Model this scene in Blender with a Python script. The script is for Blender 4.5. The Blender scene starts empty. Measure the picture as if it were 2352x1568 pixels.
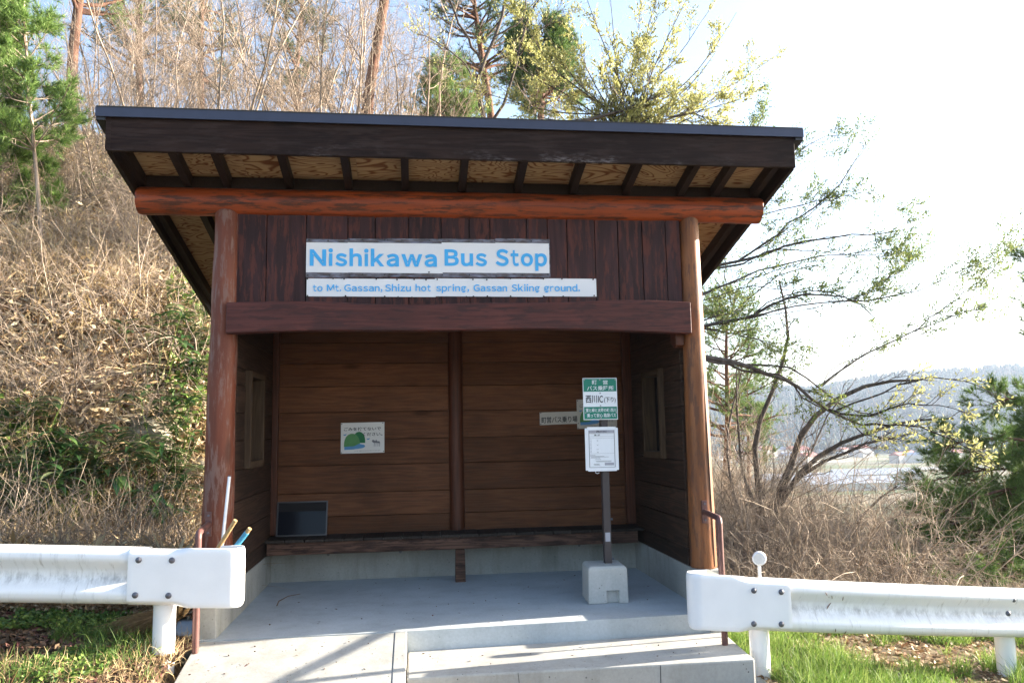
import bpy, bmesh, math, random
import numpy as np
from mathutils import Vector, Matrix
sc = bpy.context.scene
C = sc.collection
R = math.radians
random.seed(4); rng = np.random.default_rng(7)

# ------------------------------------------------------------------ camera
FPX = 1777.0; YAW, PITCH, ROLL = -0.1229, 0.1140, -0.0179
CAM = np.array([1.442, -5.932, 1.343])
def _axes():
    cy, sy = math.cos(YAW), math.sin(YAW)
    f = np.array([-sy, cy, 0.]); r = np.array([cy, sy, 0.]); u = np.array([0, 0, 1.])
    f2 = f*math.cos(PITCH) + u*math.sin(PITCH); u2 = -f*math.sin(PITCH) + u*math.cos(PITCH)
    return r*math.cos(ROLL) + u2*math.sin(ROLL), -r*math.sin(ROLL) + u2*math.cos(ROLL), f2
AR, AU, AF = _axes()
cam = bpy.data.cameras.new("camera"); cam.sensor_width = 36; cam.lens = 36*FPX/2352
cam.clip_end = 20000; cam.clip_start = 0.05
co = bpy.data.objects.new("camera", cam); C.objects.link(co)
M = Matrix(((AR[0], AU[0], -AF[0], CAM[0]), (AR[1], AU[1], -AF[1], CAM[1]), (AR[2], AU[2], -AF[2], CAM[2]), (0, 0, 0, 1)))
co.matrix_world = M; sc.camera = co
# ------------------------------------------------------------------ light
SUN_EL, SUN_AZ = R(16), R(83.5)          # azimuth clockwise from +Y
w = bpy.data.worlds.new("World"); sc.world = w; w.use_nodes = True
nt = w.node_tree; nt.nodes.clear()
sky = nt.nodes.new('ShaderNodeTexSky'); sky.sky_type = 'NISHITA'; sky.sun_disc = False
sky.sun_elevation = SUN_EL; sky.sun_rotation = SUN_AZ; sky.altitude = 300; sky.air_density = 1.0; sky.dust_density = 3.2; sky.ozone_density = 1.6
bg = nt.nodes.new('ShaderNodeBackground'); bg.inputs[1].default_value = 0.085
wo = nt.nodes.new('ShaderNodeOutputWorld')
nt.links.new(sky.outputs[0], bg.inputs[0]); nt.links.new(bg.outputs[0], wo.inputs[0])
sl = bpy.data.lights.new("sun", 'SUN'); sl.energy = 5.0; sl.angle = R(0.5); sl.color = (1.0, 0.9, 0.76)
so = bpy.data.objects.new("sun", sl); C.objects.link(so)
sd = Vector((math.sin(SUN_AZ)*math.cos(SUN_EL), math.cos(SUN_AZ)*math.cos(SUN_EL), math.sin(SUN_EL)))
so.rotation_euler = sd.to_track_quat('Z', 'Y').to_euler()
sc.view_settings.view_transform = 'Standard'; sc.view_settings.look = 'None'
sc.view_settings.gamma = 1; sc.view_settings.exposure = 2.68
sc.cycles.max_bounces = 8; sc.cycles.diffuse_bounces = 4; sc.cycles.transparent_max_bounces = 8
sc.cycles.volume_bounces = 0

# ------------------------------------------------------------------ helpers
def ray(q): return AF + AR*(q[0]-1176)/FPX - AU*(q[1]-784)/FPX
def pl(q, ax, v):
    d = ray(q); return CAM + d*((v-CAM[ax])/d[ax])
def px2(P):
    d = np.asarray(P, float)-CAM; z = d@AF
    return 1176+FPX*(d@AR)/z, 784-FPX*(d@AU)/z
def smooth(a, b, x):
    t = np.clip((x-a)/(b-a), 0, 1); return t*t*(3-2*t)

class MB:
    def __init__(s): s.v = []; s.f = []
    def box(s, x0, x1, y0, y1, z0, z1):
        b = len(s.v)
        s.v += [(x0,y0,z0),(x1,y0,z0),(x1,y1,z0),(x0,y1,z0),(x0,y0,z1),(x1,y0,z1),(x1,y1,z1),(x0,y1,z1)]
        s.f += [(b,b+3,b+2,b+1),(b+4,b+5,b+6,b+7),(b,b+1,b+5,b+4),(b+1,b+2,b+6,b+5),(b+2,b+3,b+7,b+6),(b+3,b,b+4,b+7)]
        return s
    def prism(s, pts, axis, a0, a1):
        """polygon pts in the two other axes (order x,y,z without axis), extruded a0..a1"""
        b = len(s.v); n = len(pts)
        def mk(p, a):
            l = list(p); l.insert(axis, a); return tuple(l)
        s.v += [mk(p, a0) for p in pts] + [mk(p, a1) for p in pts]
        s.f += [tuple(range(b, b+n))[::-1], tuple(range(b+n, b+2*n))]
        s.f += [(b+i, b+(i+1) % n, b+n+(i+1) % n, b+n+i) for i in range(n)]
        return s
    def tube(s, pts, rad, k=10, cap=True):
        pts = [Vector(p) for p in pts]; n = len(pts)
        if not hasattr(rad, '__len__'): rad = [rad]*n
        b = len(s.v); t0 = (pts[1]-pts[0]).normalized()
        a = t0.orthogonal().normalized()
        for i, p in enumerate(pts):
            t = (pts[min(i+1, n-1)]-pts[max(i-1, 0)]).normalized()
            a = (a-t*a.dot(t)).normalized(); c = t.cross(a)
            for j in range(k):
                th = 2*math.pi*j/k; s.v.append(tuple(p+(a*math.cos(th)+c*math.sin(th))*rad[i]))
        for i in range(n-1):
            for j in range(k):
                j2 = (j+1) % k; s.f.append((b+i*k+j, b+i*k+j2, b+(i+1)*k+j2, b+(i+1)*k+j))
        if cap: s.f += [tuple(range(b, b+k))[::-1], tuple(range(b+(n-1)*k, b+n*k))]
        return s
    def build(s, name, mat, parent=None, bevel=0, smooth_=False, label=None):
        me = bpy.data.meshes.new(name); me.from_pydata(s.v, [], s.f); me.update()
        bm = bmesh.new(); bm.from_mesh(me); bmesh.ops.recalc_face_normals(bm, faces=bm.faces); bm.to_mesh(me); bm.free()
        if smooth_: me.polygons.foreach_set('use_smooth', [True]*len(me.polygons))
        o = bpy.data.objects.new(name, me); C.objects.link(o)
        if mat: me.materials.append(mat)
        if parent:
            o.parent = parent
            o.matrix_parent_inverse = Matrix.Translation(-parent.location)
        if bevel:
            m = o.modifiers.new('bevel', 'BEVEL'); m.width = bevel; m.segments = 2; m.limit_method = 'ANGLE'; m.angle_limit = R(40)
        if smooth_:
            m = o.modifiers.new('wn', 'WEIGHTED_NORMAL'); m.keep_sharp = True
            try: me.set_sharp_from_angle(angle=R(45))
            except Exception: pass
        if label: o['label'] = label
        return o
def npmesh(name, V, F, mats, parent=None, mi=None, smooth_=False):
    """F: list of int arrays (n,3) or (n,4)"""
    me = bpy.data.meshes.new(name)
    V = np.asarray(V, np.float32); me.vertices.add(len(V)); me.vertices.foreach_set('co', V.ravel())
    tot = np.concatenate([np.full(len(f), f.shape[1], np.int32) for f in F]); idx = np.concatenate([f.ravel() for f in F]).astype(np.int32)
    me.loops.add(len(idx)); me.loops.foreach_set('vertex_index', idx)
    me.polygons.add(len(tot)); st = np.zeros(len(tot), np.int32); st[1:] = np.cumsum(tot)[:-1]
    me.polygons.foreach_set('loop_start', st)
    if mi is not None: me.polygons.foreach_set('material_index', mi)
    if smooth_: me.polygons.foreach_set('use_smooth', np.ones(len(tot), bool))
    me.update(calc_edges=True); me.validate()
    for m in (mats if isinstance(mats, list) else [mats]): me.materials.append(m)
    o = bpy.data.objects.new(name, me); C.objects.link(o)
    if parent: o.parent = parent; o.matrix_parent_inverse = Matrix.Translation(-parent.location)
    return o
def tag(o, label=None, cat=None, group=None, kind=None):
    if label: o['label'] = label
    if cat: o['category'] = cat
    if group: o['group'] = group
    o['kind'] = kind if kind else 'thing'
    return o
def empty(name, loc, label, cat, group=None):
    o = bpy.data.objects.new(name, None); C.objects.link(o); o.location = loc; o.empty_display_size = .1
    return tag(o, label, cat, group)

# ------------------------------------------------------------------ materials
class N:
    def __init__(s, name):
        s.m = bpy.data.materials.new(name); s.m.use_nodes = True; s.t = s.m.node_tree
        s.b = s.t.nodes['Principled BSDF']; s.out = s.t.nodes['Material Output']
    def n(s, ty, **k):
        o = s.t.nodes.new('ShaderNode'+ty)
        for a, v in k.items():
            if a.startswith('i_'): o.inputs[a[2:].replace('_', ' ')].default_value = v
            else: setattr(o, a, v)
        return o
    def l(s, a, b): s.t.links.new(a, b)
    def coord(s, kind='Object', scale=(1, 1, 1)):
        c = s.n('TexCoord'); m = s.n('Mapping'); m.inputs['Scale'].default_value = scale
        s.l(c.outputs[kind], m.inputs[0]); return m.outputs[0]
    def noise(s, v, scale, detail=4, rough=.55, dist=0):
        o = s.n('TexNoise'); o.inputs['Scale'].default_value = scale; o.inputs['Detail'].default_value = detail
        o.inputs['Roughness'].default_value = rough; o.inputs['Distortion'].default_value = dist
        s.l(v, o.inputs['Vector']); return o.outputs['Fac']
    def ramp(s, f, stops):
        o = s.n('ValToRGB'); e = o.color_ramp.elements
        while len(e) < len(stops): e.new(.5)
        for i, (p, c) in enumerate(stops):
            e[i].position = p; e[i].color = (*c, 1) if len(c) == 3 else c
        s.l(f, o.inputs[0]); return o.outputs[0]
    def mix(s, f, a, b, mode='MIX'):
        o = s.n('Mix', data_type='RGBA', blend_type=mode)
        for v, i in ((f, 0), (a, 6), (b, 7)):
            if hasattr(v, 'links'): s.l(v, o.inputs[i])
            else: o.inputs[i].default_value = v if i == 0 else (*v, 1)
        return o.outputs[2]
    def math(s, op, a, b=0):
        o = s.n('Math', operation=op)
        for v, i in ((a, 0), (b, 1)):
            if hasattr(v, 'links'): s.l(v, o.inputs[i])
            else: o.inputs[i].default_value = v
        return o.outputs[0]
    def bump(s, h, st=.3, d=.01):
        o = s.n('Bump'); o.inputs['Strength'].default_value = st; o.inputs['Distance'].default_value = d
        s.l(h, o.inputs['Height']); s.l(o.outputs[0], s.b.inputs['Normal'])
    def set(s, col=None, rough=None, spec=None, metal=None):
        for v, k in ((col, 'Base Color'), (rough, 'Roughness'), (spec, 'Specular IOR Level'), (metal, 'Metallic')):
            if v is None: continue
            if hasattr(v, 'links'): s.l(v, s.b.inputs[k])
            else: s.b.inputs[k].default_value = (*v, 1) if k == 'Base Color' else v
        return s.m
def lerp3(a, b, t): return tuple(a[i]*(1-t)+b[i]*t for i in range(3))
def mat_wood(name, dark, light, axis=0, rough=.6, isl=.35, grain=1., spec=.3, wear=None, wearamt=.5, contour=12, gs_=9., ga=.5):
    g = N(name); sc_ = [gs_]*3; sc_[axis] = ga
    v = g.coord('Object', tuple(sc_)); geo = g.n('NewGeometry'); isr = geo.outputs['Random Per Island']
    off = g.n('VectorMath', operation='ADD'); sp = g.n('CombineXYZ')
    k = g.math('MULTIPLY', isr, 31.); 
    for i in range(3): g.l(k, sp.inputs[i])
    g.l(v, off.inputs[0]); g.l(sp.outputs[0], off.inputs[1]); v2 = off.outputs[0]
    n1 = g.noise(v2, .9, 2, .5); con = g.math('SINE', g.math('MULTIPLY', n1, contour*6.28/2))
    con = g.math('POWER', g.math('ABSOLUTE', con), 2.2)
    sc2 = [60.]*3; sc2[axis] = 2.5
    fine = g.noise(g.coord('Object', tuple(sc2)), 1.6, 5, .65)
    f = g.math('ADD', g.math('MULTIPLY', con, .45*grain), g.math('MULTIPLY', fine, .65))
    col = g.ramp(f, [(.15, dark), (.75, light)])
    big = g.noise(g.coord('Object', (1, 1, 1)), 1.4, 3)
    col = g.mix(.55, col, g.ramp(big, [(.3, (.45, .45, .45)), (.7, (1.25, 1.2, 1.15))]), 'MULTIPLY')
    iv = g.math('ADD', g.math('MULTIPLY', isr, 2*isl), 1-isl)
    cx = g.n('CombineXYZ'); [g.l(iv, cx.inputs[i]) for i in range(3)]
    col = g.mix(1., col, cx.outputs[0], 'MULTIPLY')
    if wear:
        sc3 = [15.]*3; sc3[axis] = 2.2
        wn = g.noise(g.coord('Object', tuple(sc3)), 1.7, 6, .7)
        wf = g.math('MULTIPLY', g.ramp(wn, [(.50, (0, 0, 0)), (.58, (1, 1, 1))]), wearamt)
        col = g.mix(wf, col, wear)
    kv = g.n('TexVoronoi'); ks = [3.2, 3.2, 3.2]; ks[axis] = .9; kv.inputs['Scale'].default_value = 1.; g.l(g.coord('Object', tuple(ks)), kv.inputs['Vector'])
    col = g.mix(g.math('MULTIPLY', g.ramp(kv.outputs['Distance'], [(.05, (1, 1, 1)), (.11, (0, 0, 0))]), .75), col, lerp3(dark, (.004, .003, .002), .5))
    g.bump(f, .45, .005)
    return g.set(col, rough, spec)
def mat_flat(name, col, rough=.5, spec=.4, metal=0, var=.08, scale=20, bump=0):
    g = N(name); v = g.coord(); n = g.noise(v, scale, 5, .6)
    c = g.ramp(n, [(.3, tuple(x*(1-var) for x in col)), (.7, tuple(min(1, x*(1+var)) for x in col))])
    if bump: g.bump(n, bump, .003)
    return g.set(c, rough, spec, metal)
def mat_concrete(name, base, stain=.25, pin=.4, bump=.3):
    g = N(name); v = g.coord()
    a = g.noise(v, 1.6, 6, .6); b = g.noise(v, 55, 3, .6); st = g.noise(g.coord('Object', (3, 3, .7)), 2.2, 5, .65)
    c = g.ramp(a, [(.3, tuple(x*(1-stain) for x in base)), (.72, tuple(x*1.12 for x in base))])
    c = g.mix(.5, c, g.ramp(b, [(.3, (.82,)*3), (.7, (1.08,)*3)]), 'MULTIPLY')
    c = g.mix(stain*2.2, c, g.ramp(st, [(.34, (.62, .62, .56)), (.52, (1, 1, 1))]), 'MULTIPLY')
    vo = g.n('TexVoronoi'); vo.inputs['Scale'].default_value = 26; g.l(v, vo.inputs['Vector'])
    gate = g.ramp(g.noise(v, 9, 2), [(.5, (0, 0, 0)), (.6, (1, 1, 1))])
    pf = g.math('MULTIPLY', g.math('MULTIPLY', g.math('LESS_THAN', vo.outputs['Distance'], .13), gate), pin)
    c = g.mix(pf, c, (.06, .06, .055))
    g.bump(g.math('SUBTRACT', b, g.math('MULTIPLY', pf, 3)), bump, .003)
    return g.set(c, .85, .25)

W_FASCIA = mat_wood('dark_brown_stain', (.013, .0065, .005), (.034, .018, .013), 0, .65, .1, .6, .15, (.14, .105, .09), .08)
W_RAFTER = mat_wood('dark_rafter_stain', (.011, .006, .0045), (.028, .015, .010), 1, .6, .15, .5, .3)
W_LOG = mat_wood('varnished_log', (.19, .034, .008), (.42, .082, .017), 0, .45, .1, .5, .4, (.055, .020, .011), .85, 5, 5)
W_POST_R = mat_wood('post_varnish_orange', (.14, .045, .014), (.31, .12, .042), 2, .5, .1, .6, .35, (.085, .036, .02), .75, 6, 6)
W_POST_L = mat_wood('post_varnish_red', (.12, .032, .016), (.20, .060, .032), 2, .55, .1, .5, .3, (.21, .125, .10), .75, 5, 6)
W_BEAM = mat_wood('red_beam_stain', (.060, .016, .012), (.120, .034, .027), 0, .55, .1, .6, .3, (.024, .010, .010), .6)
W_PANEL = mat_wood('purple_brown_boards', (.024, .011, .011), (.058, .023, .023), 2, .55, .32, .7, .22, (.13, .036, .022), .6, 8, 6, .6)
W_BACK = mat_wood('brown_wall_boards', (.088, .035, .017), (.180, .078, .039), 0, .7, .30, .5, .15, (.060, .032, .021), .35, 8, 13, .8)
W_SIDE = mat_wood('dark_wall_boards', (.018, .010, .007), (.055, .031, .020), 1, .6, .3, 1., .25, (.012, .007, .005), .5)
W_CORNER = mat_wood('red_corner_post', (.040, .012, .006), (.12, .036, .015), 2, .5, .1, .5, .35)
W_FRAME = mat_wood('bare_window_wood', (.045, .027, .016), (.115, .075, .045), 2, .7, .1, .4, .2)
W_SEAT = mat_wood('worn_grey_seat', (.022, .018, .015), (.065, .052, .044), 1, .7, .2, .5, .2)
W_APRON = mat_wood('weathered_bench_rail', (.05, .026, .018), (.16, .088, .062), 0, .75, .1, 1., .2, (.022, .013, .011), .8)
W_PLY = N('plywood_soffit')
def _ply():
    g = W_PLY; v = g.coord('Object', (1.0, 3.2, 3.2))
    v2 = g.n('VectorMath', operation='ADD'); cc = g.n('CombineXYZ'); isr = g.n('NewGeometry').outputs['Random Per Island']
    k = g.math('MULTIPLY', isr, 23.); [g.l(k, cc.inputs[i]) for i in range(3)]; g.l(v, v2.inputs[0]); g.l(cc.outputs[0], v2.inputs[1])
    n = g.noise(v2.outputs[0], 1.0, 2.5, .5, 1.1)
    s_ = g.math('SINE', g.math('MULTIPLY', n, 150)); c = g.ramp(s_, [(.0, (.38, .25, .125)), (.5, (.32, .20, .095)), (.9, (.17, .07, .028)), (1., (.15, .055, .02))])
    f = g.noise(g.coord('Object', (3, 60, 60)), 2, 4); c = g.mix(.5, c, g.ramp(f, [(.3, (.75,)*3), (.7, (1.1,)*3)]), 'MULTIPLY')
    return g.set(c, .65, .2)
_ply(); W_PLY = W_PLY.m
M_EDGE = mat_flat('dark_blue_metal', (.045, .048, .075), .35, .5, .3, .1, 6)
M_ROOF = mat_flat('dark_metal_roof', (.03, .028, .03), .4, .5, .3)
M_FLOOR = mat_concrete('floor_concrete', (.40, .435, .455), .10, .25, .2)
M_CURB = mat_concrete('curb_concrete', (.34, .34, .315), .25, .5)
M_STEP = mat_concrete('step_concrete', (.40, .392, .365), .18, .8)
M_BLOCK = mat_concrete('block_concrete', (.46, .455, .43), .1, .7)
M_PIPE = mat_flat('brown_handrail_paint', (.125, .058, .050), .45, .4, 0, .12, 30)
M_WHITE = N('white_rail_paint')
def _wp():
    g = M_WHITE; v = g.coord(); n = g.noise(g.coord('Object', (5, 1, 1.3)), 3.5, 7, .75)
    sep = g.n('SeparateXYZ'); g.l(g.n('TexCoord').outputs['Object'], sep.inputs[0])
    c = g.mix(g.math('MULTIPLY', g.ramp(n, [(.55, (0, 0, 0)), (.72, (1, 1, 1))]), .30), (.80, .80, .80), (.30, .30, .29))
    sv = g.noise(g.coord('Object', (14, 3, 2.2)), 2.6, 6, .7)
    c = g.mix(g.math('MULTIPLY', g.ramp(sv, [(.58, (0, 0, 0)), (.70, (1, 1, 1))]), .55), c, (.33, .31, .28))
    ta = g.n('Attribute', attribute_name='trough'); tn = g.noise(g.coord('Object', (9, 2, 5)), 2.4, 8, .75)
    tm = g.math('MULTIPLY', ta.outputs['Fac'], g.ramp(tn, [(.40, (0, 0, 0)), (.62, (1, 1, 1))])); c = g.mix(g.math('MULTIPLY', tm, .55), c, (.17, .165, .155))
    return g.set(c, .38, .45)
_wp(); M_WHITE = M_WHITE.m
M_WCLEAN = mat_flat('clean_white_paint', (.80, .80, .81), .3, .5, 0, .03, 6)
M_GRIME0 = mat_flat('grime', (.22, .22, .21), .7, .2, 0, .3, 60)
M_BOLT = mat_flat('grey_bolt', (.13, .13, .15), .45, .5, .5)
M_RUST = mat_flat('rust_scratch', (.16, .07, .04), .8, .2)
M_GLASS = mat_flat('dark_glass', (.008, .009, .014), .12, .2)
M_POLE = mat_flat('dark_brown_pole', (.050, .040, .042), .4, .45)
M_SIGNW = mat_flat('sign_white', (.78, .80, .83), .35, .4, 0, .02)
M_GREEN = mat_flat('sign_green', (.005, .19, .13), .35, .4, 0, .03)
M_BLACK = mat_flat('black_ink', (.012, .012, .016), .5, .3)
M_INK2 = mat_flat('grey_ink', (.16, .16, .18), .6, .3)
M_PAPER = mat_flat('paper', (.70, .69, .67), .6, .3, 0, .03, 3)
M_PAPER2 = mat_flat('aged_paper', (.52, .48, .42), .6, .3, 0, .08, 5)
M_BANNER = mat_flat('banner_paper', (.80, .79, .80), .45, .4, 0, .03, 3)
M_BLUE = mat_flat('blue_ink', (.07, .43, .84), .5, .3, 0, .06, 12)
M_HG = mat_flat('header_grey', (.36, .36, .40), .6, .2)
W_FASCIA.node_tree
def _fst():
    class G(N):
        def __init__(s, m): s.m = m; s.t = m.node_tree; s.b = s.t.nodes['Principled BSDF']; s.out = s.t.nodes['Material Output']
    g = G(W_FASCIA); old = g.b.inputs['Base Color'].links[0].from_socket
    sp = g.n('SeparateXYZ'); g.l(g.n('TexCoord').outputs['Object'], sp.inputs[0])
    low = g.n('MapRange'); low.inputs[1].default_value = 3.38; low.inputs[2].default_value = 3.285; g.l(sp.outputs['Z'], low.inputs[0])
    n1 = g.ramp(g.noise(g.coord('Object', (1.1, 1, 2)), 2.2, 3, .6), [(.50, (0, 0, 0)), (.66, (1, 1, 1))]); n2 = g.ramp(g.noise(g.coord('Object', (10, 10, 45)), 2, 5, .7), [(.45, (0, 0, 0)), (.62, (1, 1, 1))])
    f = g.math('MULTIPLY', g.math('MULTIPLY', low.outputs[0], n1), g.math('MULTIPLY', n2, .55)); g.l(g.mix(f, old, (.30, .26, .25)), g.b.inputs['Base Color'])
_fst()
M_SLEEVE = N('plastic_sleeve')
def _slv():
    g = M_SLEEVE; n = g.noise(g.coord('Object', (3, 1, 9)), 3., 3); 
    c = g.ramp(n, [(.42, (.07, .05, .05)), (.68, (.20, .20, .26))]); g.bump(n, .6, .02); return g.set(c, .12, .6)
_slv(); M_SLEEVE = M_SLEEVE.m
M_PIN = mat_flat('dark_pin', (.02, .015, .015), .4, .4)
M_SCREW = mat_flat('screw', (.3, .3, .32), .35, .5, .6)

# ------------------------------------------------------------------ text
def text_mesh(body, x0, x1, z0, cap, y, mat, parent, name='lettering', bold=.02, em=.727, slope=0., thick=.0):
    cu = bpy.data.curves.new('t', 'FONT'); cu.body = body; cu.size = 1; cu.offset = bold; cu.resolution_u = 4
    o = bpy.data.objects.new('t', cu); C.objects.link(o)
    dg = bpy.context.evaluated_depsgraph_get(); dg.update()
    me = bpy.data.meshes.new_from_object(o.evaluated_get(dg)); bpy.data.objects.remove(o); bpy.data.curves.remove(cu)
    n = len(me.vertices); a = np.zeros(n*3, np.float32); me.vertices.foreach_get('co', a); a = a.reshape(-1, 3)
    mn, mx = a[:, 0].min(), a[:, 0].max(); s = cap/em
    sx = (x1-x0)/(mx-mn) if x1 is not None else s
    out = np.zeros_like(a); out[:, 0] = x0+(a[:, 0]-mn)*sx; out[:, 1] = y; out[:, 2] = z0+a[:, 1]*s+(out[:, 0]-x0)*slope
    me.vertices.foreach_set('co', out.ravel()); me.update(); me.materials.clear(); me.materials.append(mat); me.name = name
    ob = bpy.data.objects.new(name, me); C.objects.link(ob); ob.parent = parent; ob.matrix_parent_inverse = Matrix.Translation(-parent.location)
    return ob
def cjk(body, x0, x1, z0, z1, y, mat, parent, name='lettering', bold=.0, slope=0.):
    """fit glyphs to a box"""
    ob = text_mesh(body, x0, x1, z0, z1-z0, y, mat, parent, name, bold)
    me = ob.data; n = len(me.vertices); a = np.zeros(n*3, np.float32); me.vertices.foreach_get('co', a); a = a.reshape(-1, 3)
    mn, mx = a[:, 2].min(), a[:, 2].max(); a[:, 2] = z0+(a[:, 2]-mn)*(z1-z0)/(mx-mn)+(a[:, 0]-x0)*slope
    me.vertices.foreach_set('co', a.ravel()); me.update(); return ob

# ================================================================== SHELTER
W = 3.64; XI = .103; XR = W-XI; D = 1.5576; ZC = .265
SL = -.265
def zr(y, base=3.20): return base+SL*y
sh = empty('bus_shelter', (W/2, 0, 0), 'open fronted dark wooden bus shelter with single pitch roof and log posts', 'bus shelter')
def log(p0, p1, r0, r1, name, mat, n=14, k=20, label=None, wob=.003):
    p0, p1 = Vector(p0), Vector(p1); pts = []; rr = []
    for i in range(n):
        t = i/(n-1); pts.append(p0.lerp(p1, t)+Vector((random.uniform(-wob, wob),)*3)); rr.append(r0+(r1-r0)*t+random.uniform(-wob, wob)*.6)
    rr[0] *= .94; rr[-1] *= .94
    pts.insert(1, p0.lerp(p1, .004)); rr.insert(1, r0); pts.insert(-1, p0.lerp(p1, .996)); rr.insert(-1, r1)
    o = MB().tube(pts, rr, k).build(name, mat, sh, smooth_=True)
    if label: o['label'] = label
    return o
log((0, 0, .255), (.02, 0, 3.02), .113, .088, 'post', W_POST_L, label='red brown left front log post')
log((W, 0, ZC), (W+.0, 0, 3.02), .103, .078, 'post', W_POST_R, label='orange brown right front log post with a long crack')
MB().tube([(W+.055, -.088, .28), (W+.045, -.084, 1.2), (W+.035, -.075, 2.0)], [.0035, .005, .002], 4).build('crack', M_BLACK, sh)
log((-.623, 0, 3.097), (W+.62, 0, 3.102), .104, .106, 'log_beam', W_LOG, 26, 24, 'glossy orange red log beam under the eaves')
log((-.43, 1.66, 2.66), (W+.62, 1.66, 2.66), .10, .10, 'log_beam', W_LOG, 10, 16)
def log_crack(x0, x1, ang, wd):
    P = []; n = 9
    for i in range(n):
        t = i/(n-1); a_ = ang+.05*math.sin(t*9+x0); P.append((x0+(x1-x0)*t, -math.cos(a_)*.1045, 3.099+math.sin(a_)*.1045))
    MB().tube(P, [wd*.2]+[wd*random.uniform(.6, 1.1) for _ in range(n-2)]+[wd*.2], 4).build('crack', M_BLACK, sh)
log_crack(2.9, 4.2, .05, .0028); log_crack(.9, 1.6, .45, .002); log_crack(-.3, .25, -.35, .0022); log_crack(1.9, 2.7, -.2, .0018)
# lower beam: slightly arched, wavy
def lower_beam():
    n = 40; xs = np.linspace(.058, W-.058, n); top = []; bot = []
    for i, x in enumerate(xs):
        t = (x-1.8)/1.75; top.append((x, 2.302+.012*math.sin(x*2.3+1)-.006*math.cos(x*5)+.005*x))
        bot.append((x, 2.105-.028*abs(t)**2.2+.006*math.sin(x*3.1)))
    return MB().prism(top[::-1]+bot, 1, -.135, -.03).build('lower_beam', W_BEAM, sh, bevel=.008)
lower_beam()
# front panel boards
b = MB(); js = [.085, .316, .608, .919, 1.126, 1.381, 1.632, 1.849, 2.012, 2.301, 2.468, 2.625, 2.85, 3.038, 3.238, 3.433, 3.555]
for a, c in zip(js[:-1], js[1:]): b.box(a+.003, c-.003, -.028+random.uniform(-.002, .002), .0, 2.27, 3.03)
b.build('front_panel', W_PANEL, sh, bevel=.003)
MB().box(.09, 3.55, .001, .012, 2.2, 3.1).build('panel_backing', W_RAFTER, sh)
# walls
def side_wall(x0, x1, hy0, hy1, inner):
    rows = [ZC, .40, .62, .85, 1.08, 1.30, 1.51, 1.72, 1.85, 2.08, 2.30, 2.50]; b = MB()
    for z0, z1 in zip(rows[:-1], rows[1:]):
        segs = [(.06, 1.56)] if not (1.07 < z0 < 1.84) else [(.06, hy0), (hy1, 1.56)]
        jx = random.uniform(-.002, .002)
        for s0, s1 in segs: b.box(x0+jx, x1+jx, s0, s1, z0+.003, z1-.003)
    b.prism([(.06, 2.503), (1.56, 2.503), (1.56, zr(1.56)+.085), (.06, zr(.06)+.085)], 0, x0, x1)
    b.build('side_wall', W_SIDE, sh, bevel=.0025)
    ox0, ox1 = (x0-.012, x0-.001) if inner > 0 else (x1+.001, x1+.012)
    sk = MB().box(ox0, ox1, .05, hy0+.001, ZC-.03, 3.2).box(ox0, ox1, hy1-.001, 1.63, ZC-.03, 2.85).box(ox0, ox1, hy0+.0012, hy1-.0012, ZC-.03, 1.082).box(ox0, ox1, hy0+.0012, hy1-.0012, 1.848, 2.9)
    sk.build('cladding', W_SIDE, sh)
    f = MB(); ix = x1 if inner > 0 else x0; p = ix+inner*.045; o_ = x0-.02 if inner > 0 else x1+.02
    lo, hi = min(p, o_), max(p, o_)
    f.box(lo, hi, hy0, hy0+.045, 1.08, 1.85); f.box(lo, hi, hy1-.045, hy1, 1.08, 1.85)
    f.box(lo, hi-.004 if inner < 0 else hi, hy0+.046, hy1-.046, 1.08, 1.135)
    f.box(lo, hi, hy0+.046, hy1-.046, 1.80, 1.846)
    fr = f.build('window_frame', W_FRAME, sh, bevel=.004)
    px_ = (x0+.012) if inner > 0 else (x1-.012)
    MB().box(px_-.004, px_+.004, hy0+.044, hy1-.044, 1.13, 1.81).build('pane', M_GLASS, fr)
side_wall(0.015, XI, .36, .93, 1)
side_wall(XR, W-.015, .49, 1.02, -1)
b = MB(); rows = [.40, .575, .79, 1.045, 1.283, 1.54, 1.782, 2.003, 2.198, 2.42, 2.62, 2.85]
for z0, z1 in zip(rows[:-1], rows[1:]):
    for s0, s1 in ((XI+.002, 1.80), (1.82, XR-.002)):
        j = random.uniform(0, .003); b.box(s0, s1, D+j, D+.06, z0+.0025, z1-.0025)
bwo = b.build('back_wall', W_BACK, sh, bevel=.003)
nb_ = MB()
for z0, z1 in zip(rows[:-1], rows[1:]):
    for x in (XI+.075, .95, 1.70, 1.91, 2.7, XR-.11):
        for z in (z0+.035, z1-.035):
            xx = x+random.uniform(-.012, .012); nb_.tube([(xx, D-.0015, z), (xx, D+.004, z)], .0042, 6)
no_ = nb_.build('nail_heads', M_PIN, bwo); no_['kind'] = 'stuff'
MB().box(.0, W, D+.061, D+.075, .40, 2.85).build('wall_backing', W_RAFTER, sh)
MB().box(XI, XI+.055, D-.075, D+.001, .43, 2.85).build('corner_post', W_CORNER, sh, bevel=.006)
MB().box(XR-.085, XR, D-.075, D+.001, .43, 2.85).build('corner_post', W_CORNER, sh, bevel=.006)
log((1.813, D+.01, .42), (1.808, D+.01, 2.8), .074, .068, 'middle_post', W_CORNER, 10, 16, 'round red brown log post in the middle of the back wall')
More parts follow.
